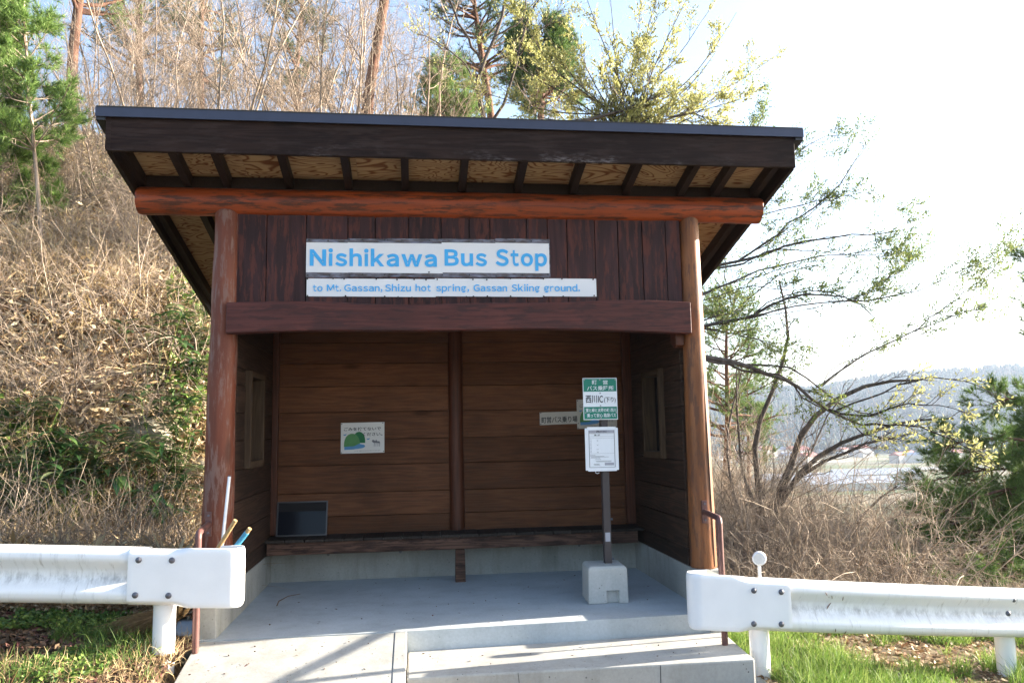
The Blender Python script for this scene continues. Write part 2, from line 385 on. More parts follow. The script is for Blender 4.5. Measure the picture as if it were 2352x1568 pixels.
# concrete foundation
MB().box(-.022, XI+.002, -.387, 1.7, -.4, ZC).build('foundation_wall', M_CURB, sh, bevel=.008)
MB().box(XR-.002, W+.005, -.372, 1.7, -.4, ZC).box(W+.0052, W+.10, -.13, .16, -.4, ZC-.003).build('foundation_wall', M_CURB, sh, bevel=.008)
fb = MB().box(XI+.003, XR-.003, D-.012, 1.7, -.4, .40).build('foundation_wall', M_CURB, sh)
for x in (.62, 1.28, 2.44, 2.98):
    MB().tube([(x, D-.016, .235), (x, D-.008, .235)], .013, 12).build('tie_hole', M_INK2, fb)
# roof
Y0, Y1 = -.53, 2.22; X0, X1 = -.657, W+.657
for x in (-.60, -.266, .023, .479, .923, 1.356, 1.798, 2.239, 2.679, 3.115, 3.57, 3.861, 4.20):
    wd = .028
    MB().prism([(Y0+.002, zr(Y0)), (Y1, zr(Y1)), (Y1, zr(Y1)+.09), (Y0+.002, zr(Y0)+.09)], 0, x-wd, x+wd).build('rafter', W_RAFTER, sh, bevel=.003)
b = MB(); n = 7; xs = np.linspace(X0, X1, n)
for i in range(n-1):
    for ya, yb in ((Y0, .36), (.363, Y1)):
        b.prism([(ya, zr(ya)+.091), (yb, zr(yb)+.091), (yb, zr(yb)+.103), (ya, zr(ya)+.103)], 0, xs[i]+.001, xs[i+1]-.001)
b.build('plywood_soffit', W_PLY, sh)
MB().box(-.58, W+.58, -.02, .025, 3.19, zr(0)+.088).build('blocking_board', W_RAFTER, sh)
MB().box(X0, X1, Y0-.032, Y0, 3.280, 3.535).build('fascia', W_FASCIA, sh, bevel=.004, label='long dark brown front fascia board with pale water stains')
MB().box(X0-.003, X0+.03, Y0-.034, Y0-.0325, 3.288, 3.535).build('fascia_end', W_FASCIA, sh)
for x0, x1 in ((X0, X0+.03), (X1-.03, X1)):
    MB().prism([(Y0+.001, zr(Y0, 3.133)), (Y1, zr(Y1, 3.133)), (Y1, zr(Y1)+.13), (Y0+.001, zr(Y0)+.13)], 0, x0-.002, x1+.002).build('rake_board', W_RAFTER, sh, bevel=.003)
# metal roof with folded front edge
MB().prism([(Y0-.05, 3.575), (Y0-.05, 3.512), (Y0-.04, 3.512), (Y0-.04, zr(Y0-.04)+.20), (Y1+.05, zr(Y1+.05)+.2), (Y1+.05, zr(Y1+.05)+.215), (Y0-.052, 3.588)], 0, -.722, W+.722).build('roof_sheet', M_ROOF, sh)
MB().box(-.723, W+.723, Y0-.056, Y0-.0505, 3.512, 3.574).build('metal_edge', M_EDGE, sh, label='narrow blue grey metal strip along the eave')
for x0, x1 in ((-.722, X0-.004), (X1+.004, W+.722)):
    MB().prism([(Y0-.044, zr(Y0)+.15), (Y1, zr(Y1)+.15), (Y1, zr(Y1)+.198), (Y0-.044, zr(Y0)+.205)], 0, x0, x1).build('roof_trim', M_ROOF, sh)
# small wooden corbel at right post
MB().prism([(-.03, 2.10), (.10, 2.10), (.10, 2.02), (.02, 1.97), (-.03, 1.99)], 0, W-.16, W-.09).build('corbel', W_CORNER, sh, bevel=.005)

# ================================================================== FLOOR, STEPS, RAMP
def struct(o): o['kind'] = 'structure'; return o
def ey(x): return -.437+.0424*(x-1.358)
sl_ = MB().prism([(-.3, 1.8), (-.3, -.25), (-.021, -.25), (-.021, -.42), (1.36, -.437), (1.36, ey(1.36)), (3.66, ey(3.66)), (W+.06, 1.8)], 2, -.55, 0.)
struct(sl_.build('shelter_floor', M_FLOOR, None, bevel=.012))
struct(MB().prism([(1.372, ey(1.36)-.001), (3.63, ey(3.63)-.001), (3.57, -1.03), (1.372, -1.01)], 2, -.75, -.131).build('steps', M_STEP, None, bevel=.012))
# ramp (falls towards the road) with a smooth border strip
def ramp(x0, x1, dz, name, mat):
    ys = [-.4385, -.75, -1.0, -1.5]; zz = [-.003, -.068, -.125, -.24]
    pts = list(zip(ys, [z+dz for z in zz]))+[(-1.5, -.9), (-.4385, -.9)]
    return struct(MB().prism(pts, 0, x0, x1).build(name, mat, None, bevel=.006))
ramp(.0, 1.283, 0, 'ramp', M_STEP); ramp(1.2835, 1.366, .003, 'ramp_border', M_STEP)

for (x0, z0, x1, z1, yy) in ((2.05, -.137, 2.06, -.40, -1.0165), (2.95, -.137, 2.93, -.34, -1.0255)):
    ck = MB().tube([(x0, yy, z0), ((x0+x1)/2+.008, yy, (z0+z1)/2), (x1, yy, z1)], [.0018, .0024, .001], 4).build('crack', M_BLACK, None); struct(ck)
# ================================================================== BENCH
bn = empty('bench', (W/2, 1.35, 0), 'long weathered wooden bench along the back wall of the shelter', 'bench')
b = MB(); nx = 20; xs = np.linspace(XI+.004, XR-.004, nx+1)
for i in range(nx): b.box(xs[i]+.003, xs[i+1]-.003, 1.215, D-.003, .392+random.uniform(-.001, .001), .417+random.uniform(-.002, .002))
b.build('seat', W_SEAT, bn, bevel=.003)
MB().box(XI+.02, XR-.06, 1.235, 1.285, .285, .391).build('front_rail', W_APRON, bn, bevel=.005)
MB().prism([(1.775, 0.001), (1.868, 0.001), (1.862, .284), (1.778, .284)], 1, 1.20, 1.275).build('leg', W_APRON, bn, bevel=.004)

# ================================================================== BANNERS
def P8(u, v, y=-.034): p = pl(((1100+u/1.96)/1.6327, (860+v/1.96)/1.6327), 1, y); return p[0], p[2]
b1 = empty('banner', (1.5, -.034, 2.7), 'long white paper banner reading Nishikawa Bus Stop in large blue letters', 'banner', 'paper banners on the front boards')
b2 = empty('banner', (1.7, -.034, 2.43), 'lower white paper strip listing Mt. Gassan, Shizu hot spring and skiing ground', 'banner', 'paper banners on the front boards')
def sheets(parent, us, v0, v1, mat, y0, name):
    for i, (a, c) in enumerate(zip(us[:-1], us[1:])):
        x0, zt = P8(a, v0); x1, _ = P8(c, v0); _, zb = P8(a, v1); d = random.uniform(-.003, .003)
        MB().prism([(x0, zb+d), (x1+.006, zb-.001+d), (x1+.006, zt+d-.001), (x0, zt+d)], 1, y0-.0012*(i % 2)-.0006, y0).build(name, mat, parent)
sheets(b1, [95, 400, 690, 1090, 1485, 1878], 68, 350, M_SLEEVE, -.0335, 'plastic_sleeve')
sheets(b1, [96, 400, 690, 1090, 1485, 1872], 98, 318, M_BANNER, -.0355, 'sheet')
sheets(b2, [98, 362, 664, 1040, 1312, 1594, 1834, 2220], 362, 494, M_BANNER, -.0335, 'sheet')
VW = dict(N=.68, i=.185, s=.50, h=.52, k=.57, a=.53, w=.90, B=.61, u=.52, S=.61, t=.38, o=.57, p=.56, M=.80, G=.69, n=.52, z=.48, r=.37, g=.56, d=.56)
VW[','] = .20; VW['.'] = .165
GL = {}
def glyph(ch, bold):
    if (ch, bold) in GL: return GL[(ch, bold)]
    cu = bpy.data.curves.new('t', 'FONT'); cu.body = chr(ord(ch)-0x21+0xFF01); cu.size = 1; cu.offset = bold; cu.resolution_u = 5
    o = bpy.data.objects.new('t', cu); C.objects.link(o); dg = bpy.context.evaluated_depsgraph_get(); dg.update()
    me = bpy.data.meshes.new_from_object(o.evaluated_get(dg)); bpy.data.objects.remove(o); bpy.data.curves.remove(cu)
    v = np.array([tuple(q.co) for q in me.vertices]); f = [tuple(p.vertices) for p in me.polygons]; bpy.data.meshes.remove(me)
    GL[(ch, bold)] = (v, f); return v, f
def latin(t, x0, x1, z0, cap, y, mat, parent, bold=.02, gap=.095):
    H = glyph('H', bold)[0]; base = H[:, 1].min(); ch = H[:, 1].max()-base; s = cap/ch
    tot = sum(VW[c] for c in t)+gap*(len(t)-1); k = (x1-x0)/tot; x = x0; b = MB()
    for c in t:
        v, f = glyph(c, bold); mn, mx = v[:, 0].min(), v[:, 0].max(); wd = VW[c]*k; n0 = len(b.v)
        for q in v: b.v.append((x+(q[0]-mn)/(mx-mn)*wd, y, z0+(q[1]-base)*s))
        b.f += [tuple(n0+i for i in ff) for ff in f]; x += wd+gap*k
    o = b.build('lettering', mat, parent); return o
def word(parent, t, u0, u1, vb, vt, bold):
    x0, z0 = P8(u0, vb, -.04); x1, _ = P8(u1, vb, -.04); _, z1 = P8(u0, vt, -.04)
    latin(t, x0, x1, z0, z1-z0, -.0395, M_BLUE, parent, bold)
for t, a, c in (('Nishikawa', 120, 1056), ('Bus', 1112, 1424), ('Stop', 1487, 1866)): word(b1, t, a, c, 268, 146, .036)
for t, a, c in (('to', 143, 215), ('Mt.', 246, 352), ('Gassan,', 374, 655), ('Shizu', 674, 865), ('hot', 898, 1010), ('spring,', 1050, 1292), ('Gassan', 1325, 1572), ('Skiing', 1605, 1812), ('ground.', 1843, 2107)):
    word(b2, t, a, c, 454, 405, .021)
def pins(parent, uv):
    for u, v in uv:
        x, z = P8(u, v, -.036); MB().tube([(x, -.041, z), (x, -.033, z)], .006, 8).build('pin', M_PIN, parent)
pins(b1, [(118, 80), (256, 84), (410, 78), (508, 78), (670, 80), (694, 80), (799, 84), (1000, 84), (1100, 90), (1290, 92), (1480, 84), (1628, 88), (1748, 88), (106, 338), (265, 338), (412, 336), (508, 332), (670, 334), (705, 332), (808, 330), (997, 315), (1095, 336), (1294, 336), (1490, 346), (1683, 334), (1870, 330)])
pins(b2, [(104, 363), (292, 361), (373, 364), (610, 366), (762, 370), (888, 368), (975, 371), (1058, 368), (1320, 368), (1422, 370), (1596, 362), (1838, 364), (1974, 364), (2203, 368), (104, 488), (384, 489), (672, 493), (770, 497), (872, 499), (1066, 497), (1271, 495), (1324, 493), (1426, 491), (1597, 491), (1840, 492), (1983, 492), (2211, 487)])

# ================================================================== POSTERS ON THE BACK WALL
def poly_obj(pts, y, mat, parent, name):
    return MB().prism(pts, 1, y-.0008, y).build(name, mat, parent)
def litter_poster(x0, z0, wd, ht, paper, label, tilt):
    p = empty('poster', (x0, D-.004, z0), label, 'poster', 'posters on the back wall')
    yb = D-.004
    def q(u, v): return (x0+u*wd, z0+v*ht+u*wd*tilt)
    poly_obj([q(0, 0), q(1, 0), q(1, 1), q(0, 1)], yb, paper, p, 'sheet')
    A = lambda u0, u1, v0, v1, n=14: [q(u0+(u1-u0)*(.5-.5*math.cos(math.pi*i/n)), v0+(v1-v0)*math.sin(math.pi*i/n)**.75) for i in range(n+1)]
    g2 = mat_flat('print_green_dark', (.03, .17, .07), .6, .2); g1 = mat_flat('print_green', (.10, .26, .10), .6, .2); bl = mat_flat('print_blue', (.10, .27, .50), .6, .2)
    poly_obj(A(.27, .56, .33, .70), yb-.001, g2, p, 'printed_hill')
    poly_obj(A(.07, .44, .22, .645), yb-.002, g1, p, 'printed_hill')
    poly_obj([q(.08, .22), q(.3, .23), q(.42, .31), q(.54, .27), q(.56, .21), q(.5, .165), q(.3, .13), q(.08, .12)], yb-.003, bl, p, 'printed_river')
    for u, v in ((.085, .6), (.62, .45)): poly_obj([q(u-.035, v+.02), q(u-.01, v-.02), q(u+.03, v-.01), q(u+.05, v+.04), q(u+.01, v+.02)], yb-.001, bl, p, 'printed_bird')
    for u in (.76, .80, .845, .885): poly_obj([q(u, .2), q(u+.009, .2), q(u+.016, .34), q(u, .34)], yb-.001, M_INK2, p, 'printed_deer')
    poly_obj([q(.74, .33), q(.90, .31), q(.89, .37), q(.83, .38), q(.81, .44), q(.79, .38), q(.76, .42), q(.72, .42), q(.71, .38)], yb-.0012, M_INK2, p, 'printed_deer')
    def tx(t, u0, u1, v0, v1, b): 
        a0 = q(u0, v0); cjk(t, a0[0], q(u1, v0)[0], a0[1], q(u0, v1)[1], yb-.003, M_BLACK, p, 'lettering', b*.7, tilt)
    tx('ごみを捨てないで', .07, .92, .735, .85, .022); tx('ください。', .5, .955, .555, .665, .022)
    tx('いつもご協力いただきありがとうございます。', .31, .92, .055, .09, .0)
    for u, v in ((.02, .96), (.965, .97), (.02, .03), (.98, .04)):
        c = q(u, v); MB().tube([(c[0], yb-.006, c[1]), (c[0], yb, c[1])], .005, 8).build('pin', M_PIN, p)
    return p
litter_poster(.726, 1.152, .405, .287, M_PAPER, 'white litter notice with green hills on the left half of the back wall', .008)
litter_poster(2.995, 1.345, .40, .285, M_PAPER2, 'yellowed litter notice half hidden behind the bus stop sign', .008)
p = empty('poster', (2.8, D-.004, 1.45), 'narrow cream strip of black Japanese characters beside the bus stop sign', 'poster', 'posters on the back wall')
a0 = pl((1240, 976), 1, D-.012); a1 = pl((1331, 944), 1, D-.012)
poly_obj([(a0[0], a0[2]), (a1[0], a0[2]+.01), (a1[0], a1[2]), (a0[0], a1[2]-.006)], D-.012, M_PAPER2, p, 'sheet')
l0 = pl((1244, 972), 1, D-.015); l1 = pl((1326, 955), 1, D-.015)
cjk('町営バス乗り場', l0[0], l1[0], l0[2], l1[2]-.004, D-.0145, M_BLACK, p, 'lettering', .012, .02)
for q in ((1242, 948), (1242, 974), (1328, 972)):
    c = pl(q, 1, D-.012); MB().tube([(c[0], D-.018, c[2]), (c[0], D-.012, c[2])], .005, 8).build('pin', M_PIN, p)

# ================================================================== BUS STOP SIGN
bs = empty('bus_stop_sign', (2.92, .25, 0), 'freestanding green and white bus stop sign on a pole in a concrete block', 'bus stop sign')
def block():
    cx, cy = 2.912, .255; ang = R(-3); v = []
    me = MB(); 
    def ring(hw, z): 
        return [(cx+dx*hw*math.cos(ang)-dy*hw*math.sin(ang), cy+dx*hw*math.sin(ang)+dy*hw*math.cos(ang), z) for dx, dy in ((-1, -1), (1, -1), (1, 1), (-1, 1))]
    R_ = [ring(.157, .0005), ring(.152, .262), ring(.134, .280)]
    for r_ in R_: me.v += r_
    for k in range(2):
        for j in range(4): me.f.append((k*4+j, k*4+(j+1) % 4, (k+1)*4+(j+1) % 4, (k+1)*4+j))
    me.f += [(3, 2, 1, 0), (8, 9, 10, 11)]
    o = me.build('base_block', M_BLOCK, bs, bevel=.007)
    # lifting notch: shallow dark recess built by boolean
    cu = MB().box(cx-.02, cx+.075, cy-.25, cy-.128, -.02, .095).build('notch_cutter', M_BLOCK)
    m = o.modifiers.new('notch', 'BOOLEAN'); m.object = cu; m.operation = 'DIFFERENCE'
    o.modifiers.move(1, 0)
    dg = bpy.context.evaluated_depsgraph_get(); dg.update()
    nm = bpy.data.meshes.new_from_object(o.evaluated_get(dg)); o.modifiers.clear(); o.data = nm; nm.name = 'base_block'
    bpy.data.objects.remove(cu)
block()
pz = MB(); pz.box(2.945-.029, 2.945+.029, .235, .293, .27, 1.44)
po = pz.build('pole', M_POLE, bs, bevel=.004)
MB().box(2.925, 2.965, .2325, .2345, .45, .52).build('sticker', M_HG, po)
for z in (.31, .62): MB().tube([(2.976, .262, z), (2.995, .262, z)], .009, 8).build('bolt', M_BOLT, po)
yp = .215
c0 = pl((1338, 868), 1, yp); c1 = pl((1420, 963), 1, yp)
sx0, sx1, sz1, sz0 = c0[0], c1[0]-.002, c0[2], c1[2]
sg = MB().box(sx0, sx1, yp, yp+.006, sz0, sz1).build('sign_panel', M_SIGNW, bs, bevel=.002)
H = sz1-sz0; Wd = sx1-sx0
def sq(u, v): return sx0+u*Wd, sz0+v*H
def band(v0, v1, name):
    a = sq(.02, v0); c = sq(.98, v1); return MB().box(a[0], c[0], yp-.0015, yp-.0002, a[1], c[1]).build(name, M_GREEN, sg)
band(.675, .982, 'green_band'); band(.02, .31, 'green_band')
def st(t, u0, u1, v0, v1, mat, bold): a = sq(u0, v0); c = sq(u1, v1); cjk(t, a[0], c[0], a[1], c[1], yp-.0030, mat, sg, 'lettering', bold*.45)
st('町', .27, .41, .84, .945, M_SIGNW, .02); st('営', .59, .73, .84, .945, M_SIGNW, .02)
st('バス乗降所', .12, .90, .70, .81, M_SIGNW, .022)
st('西川', .075, .40, .40, .585, M_BLACK, .022); st('IC', .435, .575, .41, .575, M_BLACK, .022); st('(下り)', .61, .945, .395, .54, M_BLACK, .012)
st('雪と緑と太陽の町 西川', .07, .95, .185, .275, M_SIGNW, .022); st('乗って安心 路線バス', .10, .94, .06, .155, M_SIGNW, .022)
for u, v in ((.045, .955), (.5, .955), (.955, .955), (.5, .635), (.5, .335), (.06, .17), (.955, .17), (.5, .03)):
    c = sq(u, v); MB().tube([(c[0], yp-.005, c[1]), (c[0], yp, c[1])], .006, 8).build('screw', M_SCREW, sg)
# timetable
c0 = pl((1343, 981), 1, yp); c1 = pl((1423, 1080), 1, yp)
tx0, tx1, tz1, tz0 = c0[0], c1[0]-.003, c0[2], c1[2]
tt = MB().box(tx0, tx1, yp, yp+.008, tz0+.006, tz1-.008).build('timetable_case', M_SIGNW, bs, bevel=.002)
TW = tx1-tx0; TH = tz1-tz0
def tq(u, v): return tx0+u*TW, tz0+v*TH
def tb(u0, u1, v0, v1, y, mat, name):
    a = tq(u0, v0); c = tq(u1, v1); return MB().box(a[0], c[0], yp-y-.0008, yp-y, a[1], c[1]).build(name, mat, tt)
tb(.07, .93, -.005, 1.005, .0005, M_SIGNW, 'paper')
tb(.11, .125, .08, .93, .0022, M_INK2, 'printed_line'); tb(.875, .89, .08, .93, .0022, M_INK2, 'printed_line')
tb(.126, .874, .08, .088, .0022, M_INK2, 'printed_line')
tb(.126, .874, .86, .93, .0020, M_HG, 'header_band')
for v in (.845, .785, .745, .395): tb(.135, .87, v, v+.003, .0022, M_INK2, 'printed_line')
def ttx(t, u0, u1, v0, v1, b=0.): a = tq(u0, v0); c = tq(u1, v1); cjk(t, a[0], c[0], a[1], c[1], yp-.0040, M_BLACK, tt, 'lettering', b)
ttx('西川IC', .34, .66, .873, .922, .01); ttx('綾 沢', .27, .45, .80, .835, .015)
for i, h in enumerate(('7', '8', '9', '10', '11', '12', '13', '14', '15', '16')):
    v = .715-i*.033; ttx(h, .15 if len(h) > 1 else .165, .185, v, v+.018)
for t, i in (('45', 1), ('30', 4), ('15', 7), ('35', 9)):
    v = .715-i*.033; ttx(t, .345, .39, v, v+.019)
for v, u0, u1 in ((.36, .14, .30), (.335, .14, .56), (.315, .17, .70), (.297, .15, .44), (.262, .28, .46), (.225, .30, .78), (.207, .32, .77), (.16, .24, .42), (.145, .24, .40), (.13, .26, .43)):
    tb(u0, u1, v, v+.006, .0022, M_INK2, 'small_print')
tb(.57, .85, .125, .185, .0020, M_HG, 'printed_box')
MB().tube([(tx0+.085, yp+.003, tz0+.004), (tx0+.075, yp-.003, tz0-.012), (tx0+.092, yp-.004, tz0-.02), (tx0+.108, yp-.003, tz0-.012)], .0025, 6).build('hook', M_WCLEAN, tt)

# ================================================================== BOX ON BENCH
fx = empty('framed_panel', (.39, 1.47, .417), 'dark framed glass panel leaning on the wall at the left end of the bench', 'framed panel')
def leaning(x0, x1, z0, z1, ya, yb_, th, mat, name, par, dy=0):
    return MB().prism([(ya+dy, z0), (ya+th+dy, z0), (yb_+th+dy, z1), (yb_+dy, z1)], 0, x0, x1).build(name, mat, par)
fy0, fy1 = 1.475, 1.53
leaning(.165, .61, .42, .722, fy0, fy1, .018, mat_flat('dark_grey_board', (.018, .016, .017), .6, .15), 'backing', fx)
M_FR = mat_flat('thin_metal_frame', (.07, .065, .065), .35, .5, .5)
k = (fy1-fy0)/.302
for x0, x1, z0, z1 in ((.160, .172, .419, .724), (.603, .615, .419, .724), (.1725, .6025, .419, .430), (.1725, .6025, .714, .724)):
    leaning(x0, x1, z0, z1, fy0+(z0-.42)*k, fy0+(z1-.42)*k, .012, M_FR, 'frame', fx, -.013)
leaning(.1725, .6025, .431, .635, fy0+(.011)*k, fy0+.215*k, .003, M_GLASS, 'glass', fx, -.005)

# ================================================================== HANDRAILS
def handrail(label, base, ztop, br):
    o = empty('handrail', base, label, 'handrail', 'brown pipe handrails at the front posts')
    x, y, z = base; pts = [(x, y, z-.05), (x, y, ztop-.04)]
    ex = Vector((x, y, ztop)); tgt = Vector(br); d = (tgt-ex).normalized()
    for t in (.15, .5, .85):
        a = Vector((x, y, ztop-.04)).lerp(ex, t); b_ = ex.lerp(ex+d*.04, t); pts.append(tuple(a.lerp(b_, t)))
    pts.append(tuple(ex+d*.045)); pts.append(tuple(tgt))
    MB().tube(pts, .0215, 14).build('pipe', M_PIPE, o, smooth_=True)
    bx, by, bz = br
    pb = MB().box(bx-.022, bx+.022, by-.004, by+.014, bz-.085, bz+.085).build('bracket', M_PIPE, o, bevel=.002)
    for dz in (-.06, .06): MB().tube([(bx, by-.010, bz+dz), (bx, by-.003, bz+dz)], .008, 8).build('screw', M_BOLT, pb)
handrail('brown pipe handrail fixed to the orange right front post', (3.512, -.684, -.131), .712, (3.628, -.107, .695))
handrail('brown pipe handrail fixed to the red left front post', (.026, -.58, -.04), .715, (-.032, -.112, .72))

# ================================================================== GUARDRAILS
PROF = [(.03, .168), (-.02, .172), (-.052, .160), (-.072, .138), (-.078, .118), (-.078, .100), (-.068, .080), (-.035, .045), (-.02, .025), (-.016, 0),
        (-.02, -.025), (-.035, -.045), (-.068, -.080), (-.078, -.100), (-.078, -.118), (-.072, -.138), (-.052, -.160), (-.02, -.172), (.03, -.168)]
def catmull(P, n):
    P = np.array(P, float); out = []
    for i in range(len(P)-1):
        p0 = P[max(i-1, 0)]; p1 = P[i]; p2 = P[i+1]; p3 = P[min(i+2, len(P)-1)]
        for t in np.linspace(0, 1, n, endpoint=False):
            out.append(.5*((2*p1)+(-p0+p2)*t+(2*p0-5*p1+4*p2-p3)*t*t+(-p0+3*p1-3*p2+p3)*t**3))
    out.append(P[-1]); return np.array(out)
def sweep(path, name, mat, parent):
    prof = catmull(PROF, 3); path = np.array(path); n = len(path); V = []; 
    for i in range(n):
        t = path[min(i+1, n-1)]-path[max(i-1, 0)]; t /= np.linalg.norm(t); nrm = np.array([-t[1], t[0], 0]); nrm /= np.linalg.norm(nrm)
        for (d, z) in prof: V.append(path[i]+nrm*d+np.array([0, 0, z]))
    k = len(prof); F = [(i*k+j, (i+1)*k+j, (i+1)*k+j+1, i*k+j+1) for i in range(n-1) for j in range(k-1)]
    o = npmesh(name, V, [np.array(F)], mat, parent, smooth_=True)
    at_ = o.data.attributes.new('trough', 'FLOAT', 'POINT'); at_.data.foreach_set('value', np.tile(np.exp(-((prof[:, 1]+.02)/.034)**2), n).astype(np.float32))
    m = o.modifiers.new('s', 'SOLIDIFY'); m.thickness = .004; m.offset = 1; o.modifiers.new('w', 'WEIGHTED_NORMAL'); return o
def endcap(x_in, x_out, zc_in, zc_out, yface, parent, mir):
    """flat sleeve from x_in to x_out, then rolled back in a half round"""
    s = 1 if x_out > x_in else -1; r = .075; L = abs(x_out-x_in)-r
    cols = []
    for t in np.linspace(0, L, 22): cols.append((x_in+s*t, yface, t))
    for a in np.linspace(0, math.pi, 14)[1:]: cols.append((x_in+s*(L+r*math.sin(a)), yface+r-r*math.cos(a), L+r*a))
    e = cols[-1]
    for t in (.03, .06, .09): cols.append((e[0]-s*t, e[1], e[2]+t))
    tot = cols[-1][2]; V = []; rows = np.concatenate([np.linspace(-1, -.80, 5), np.linspace(-.7, .7, 9), np.linspace(.80, 1, 5)])
    for i, (x, y, t) in enumerate(cols):
        fl = float(smooth(.42*abs(L), .62*abs(L), t)); h = .168+.012*fl; zc = zc_in+(zc_out-zc_in)*min(1, t/L)
        a0, a1 = cols[max(i-1, 0)], cols[min(i+1, len(cols)-1)]; tx_, ty_ = a1[0]-a0[0], a1[1]-a0[1]; q = math.hypot(tx_, ty_); nx_, ny_ = -ty_/q*s, tx_/q*s
        cut = max(0, t-(L+r*1.2))*0
        for v in rows:
            lip = (max(0, abs(v)-.80)/.20); dp = (1-fl)*.045*lip**1.6+fl*.008*lip**2; vv = v*h
            if v < 0 and t > L: vv = v*h*(1-.0)+.05*max(0, (t-L-r)/(tot-L-r))*(-v)
            V.append((x+nx_*dp, y+ny_*dp, zc+vv))
    k = len(rows); F = [(i*k+j, (i+1)*k+j, (i+1)*k+j+1, i*k+j+1) for i in range(len(cols)-1) for j in range(k-1)]
    o = npmesh('end_sleeve', V, [np.array(F)], M_WCLEAN, parent, smooth_=True)
    m = o.modifiers.new('s', 'SOLIDIFY'); m.thickness = .005; m.offset = 0; o.modifiers.new('w', 'WEIGHTED_NORMAL').weight = 100; return o
def bolt(x, y, z, parent):
    MB().tube([(x, y+.004, z), (x, y-.004, z), (x, y-.009, z), (x, y-.012, z)], [.0185, .0185, .013, .004], 14).build('bolt', M_BOLT, parent, smooth_=True)
def rpost(x, y, zt, zb, parent):
    return MB().tube([(x, y, zb-.3), (x, y, zt)], .066, 24).build('post', M_WCLEAN, parent, smooth_=True)
gl = empty('guardrail', (-1, -.7, 0), 'white steel guardrail left of the shelter with rounded end and bolts', 'guardrail', 'white guardrails along the road')
zl = lambda x: .533-.055*(x+1.1)
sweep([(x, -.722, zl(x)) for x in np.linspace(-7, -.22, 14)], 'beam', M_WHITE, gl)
endcap(-.325, .352, zl(-.325)-.002, .460, -.808, gl, 1)
for x, z in ((-.262, .592), (-.066, .583), (-.275, .383), (-.08, .372)): bolt(x, -.811, z, gl)
rpost(-.145, -.66, zl(-.1)+.02, .0, gl); rpost(-4.1, -.66, zl(-4.1)+.05, .2, gl); 
gr = empty('guardrail', (5, -.7, -.4), 'white steel guardrail right of the shelter with rust scratches', 'guardrail', 'white guardrails along the road')
def rr(x):
    t = max(0, x-4.0); return (x, -.775+.02*(x-3.6)+.055*t+.02*t*t, .165-.0955*(x-3.6)+.0*t)
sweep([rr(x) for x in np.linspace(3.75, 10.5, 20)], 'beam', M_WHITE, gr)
endcap(3.915, 3.228, .140, .197, -.862, gr, -1)
for x, z in ((3.657, .257), (3.848, .240), (3.645, .044), (3.836, .033)): bolt(x, -.866, z, gr)
for q in ((2330, 1377), (2316, 1408)):
    pq = pl(q, 1, -.66); bolt(pq[0], rr(pq[0])[1]-.07, pq[2], gr)
rpost(3.745, -.71, .16, -.35, gr); q = rr(5.72); rpost(5.72, q[1]+.07, q[2], -.5, gr); q = rr(8.2); rpost(8.2, q[1]+.07, q[2], -.8, gr)
# scratches with rust on the right beam
for (u0, v0, u1, v1, wd) in ((1889, 1357, 1896, 1366, .004), (1906, 1365, 1911, 1375, .004), (1913, 1385, 1904, 1400, .006), (1934, 1368, 1938, 1380, .004), (1900, 1368, 1902, 1371, .003), (1914, 1440, 1917, 1450, .004), (1941, 1446, 1943, 1458, .004)):
    a = pl((u0, v0), 1, -.8); c = pl((u1, v1), 1, -.8); ps = []
    for t in np.linspace(0, 1, 4):
        x = a[0]+(c[0]-a[0])*t; z = a[2]+(c[2]-a[2])*t; r_ = rr(x); dz = z-r_[2]
        pr_ = np.array(PROF)[::-1]; dd = np.interp(dz, pr_[:, 1], pr_[:, 0]); ps.append((x, r_[1]+dd-.0045, z))
    MB().tube(ps, [wd*.2, wd*.55, wd*.6, wd*.2], 5).build('rust_scratch', M_RUST, gr)
# delineator behind the right rail
dl = empty('delineator', (3.888, -.45, -.4), 'small round white road delineator on a thin white post behind the right guardrail', 'delineator')
MB().box(3.878, 3.900, -.458, -.442, -.6, .355).build('stem', M_WCLEAN, dl, bevel=.003)
dn = Vector((-.45, -.89, 0)).normalized(); cpt = Vector((3.890, -.455, .392))
MB().tube([tuple(cpt+dn*-.022), tuple(cpt+dn*.018), tuple(cpt+dn*.024)], [.049, .049, .045], 24).build('housing', M_WCLEAN, dl, bevel=.003)
MB().tube([tuple(cpt+dn*.0245), tuple(cpt+dn*.028)], .038, 24).build('reflector', mat_flat('reflector_face', (.62, .62, .60), .25, .5), dl)

# ================================================================== SMALL THINGS AT THE LEFT POST
M_BAMBOO = mat_wood('bamboo_cane', (.25, .16, .07), (.48, .34, .17), 2, .5, .1, .5)
def cane(pa, pb_, r, name, par, mat=M_BAMBOO):
    pa, pb_ = Vector(pa), Vector(pb_); pts = []; rr_ = []; n = 7
    for i in range(n):
        t = i/(n-1)
        for dt, k in ((-.008, 1), (0, 1.18), (.008, 1)) if 0 < i < n-1 else ((0, 1),): pts.append(tuple(pa.lerp(pb_, t+dt))); rr_.append(r*k)
    return MB().tube(pts, rr_, 10).build(name, mat, par, smooth_=True)
bA0 = pl((541, 1194), 1, -.68); bB0 = pl((574, 1213), 1, -.68)
br1 = empty('broom', (-.3, -.35, 0), 'bamboo broom leaning behind the left guardrail end, plain handle tip up', 'broom', 'bamboo brooms behind the guardrail')
foot1 = Vector((-.12, -.47, .20)); cane(foot1, bA0, .0135, 'handle', br1)
br2 = empty('broom', (-.3, -.35, 0), 'bamboo broom with blue tape round its handle behind the left guardrail end', 'broom', 'bamboo brooms behind the guardrail')
foot2 = Vector((-.10, -.42, .17)); cane(foot2, bB0, .0135, 'handle', br2)
d2 = (Vector(bB0)-foot2).normalized()
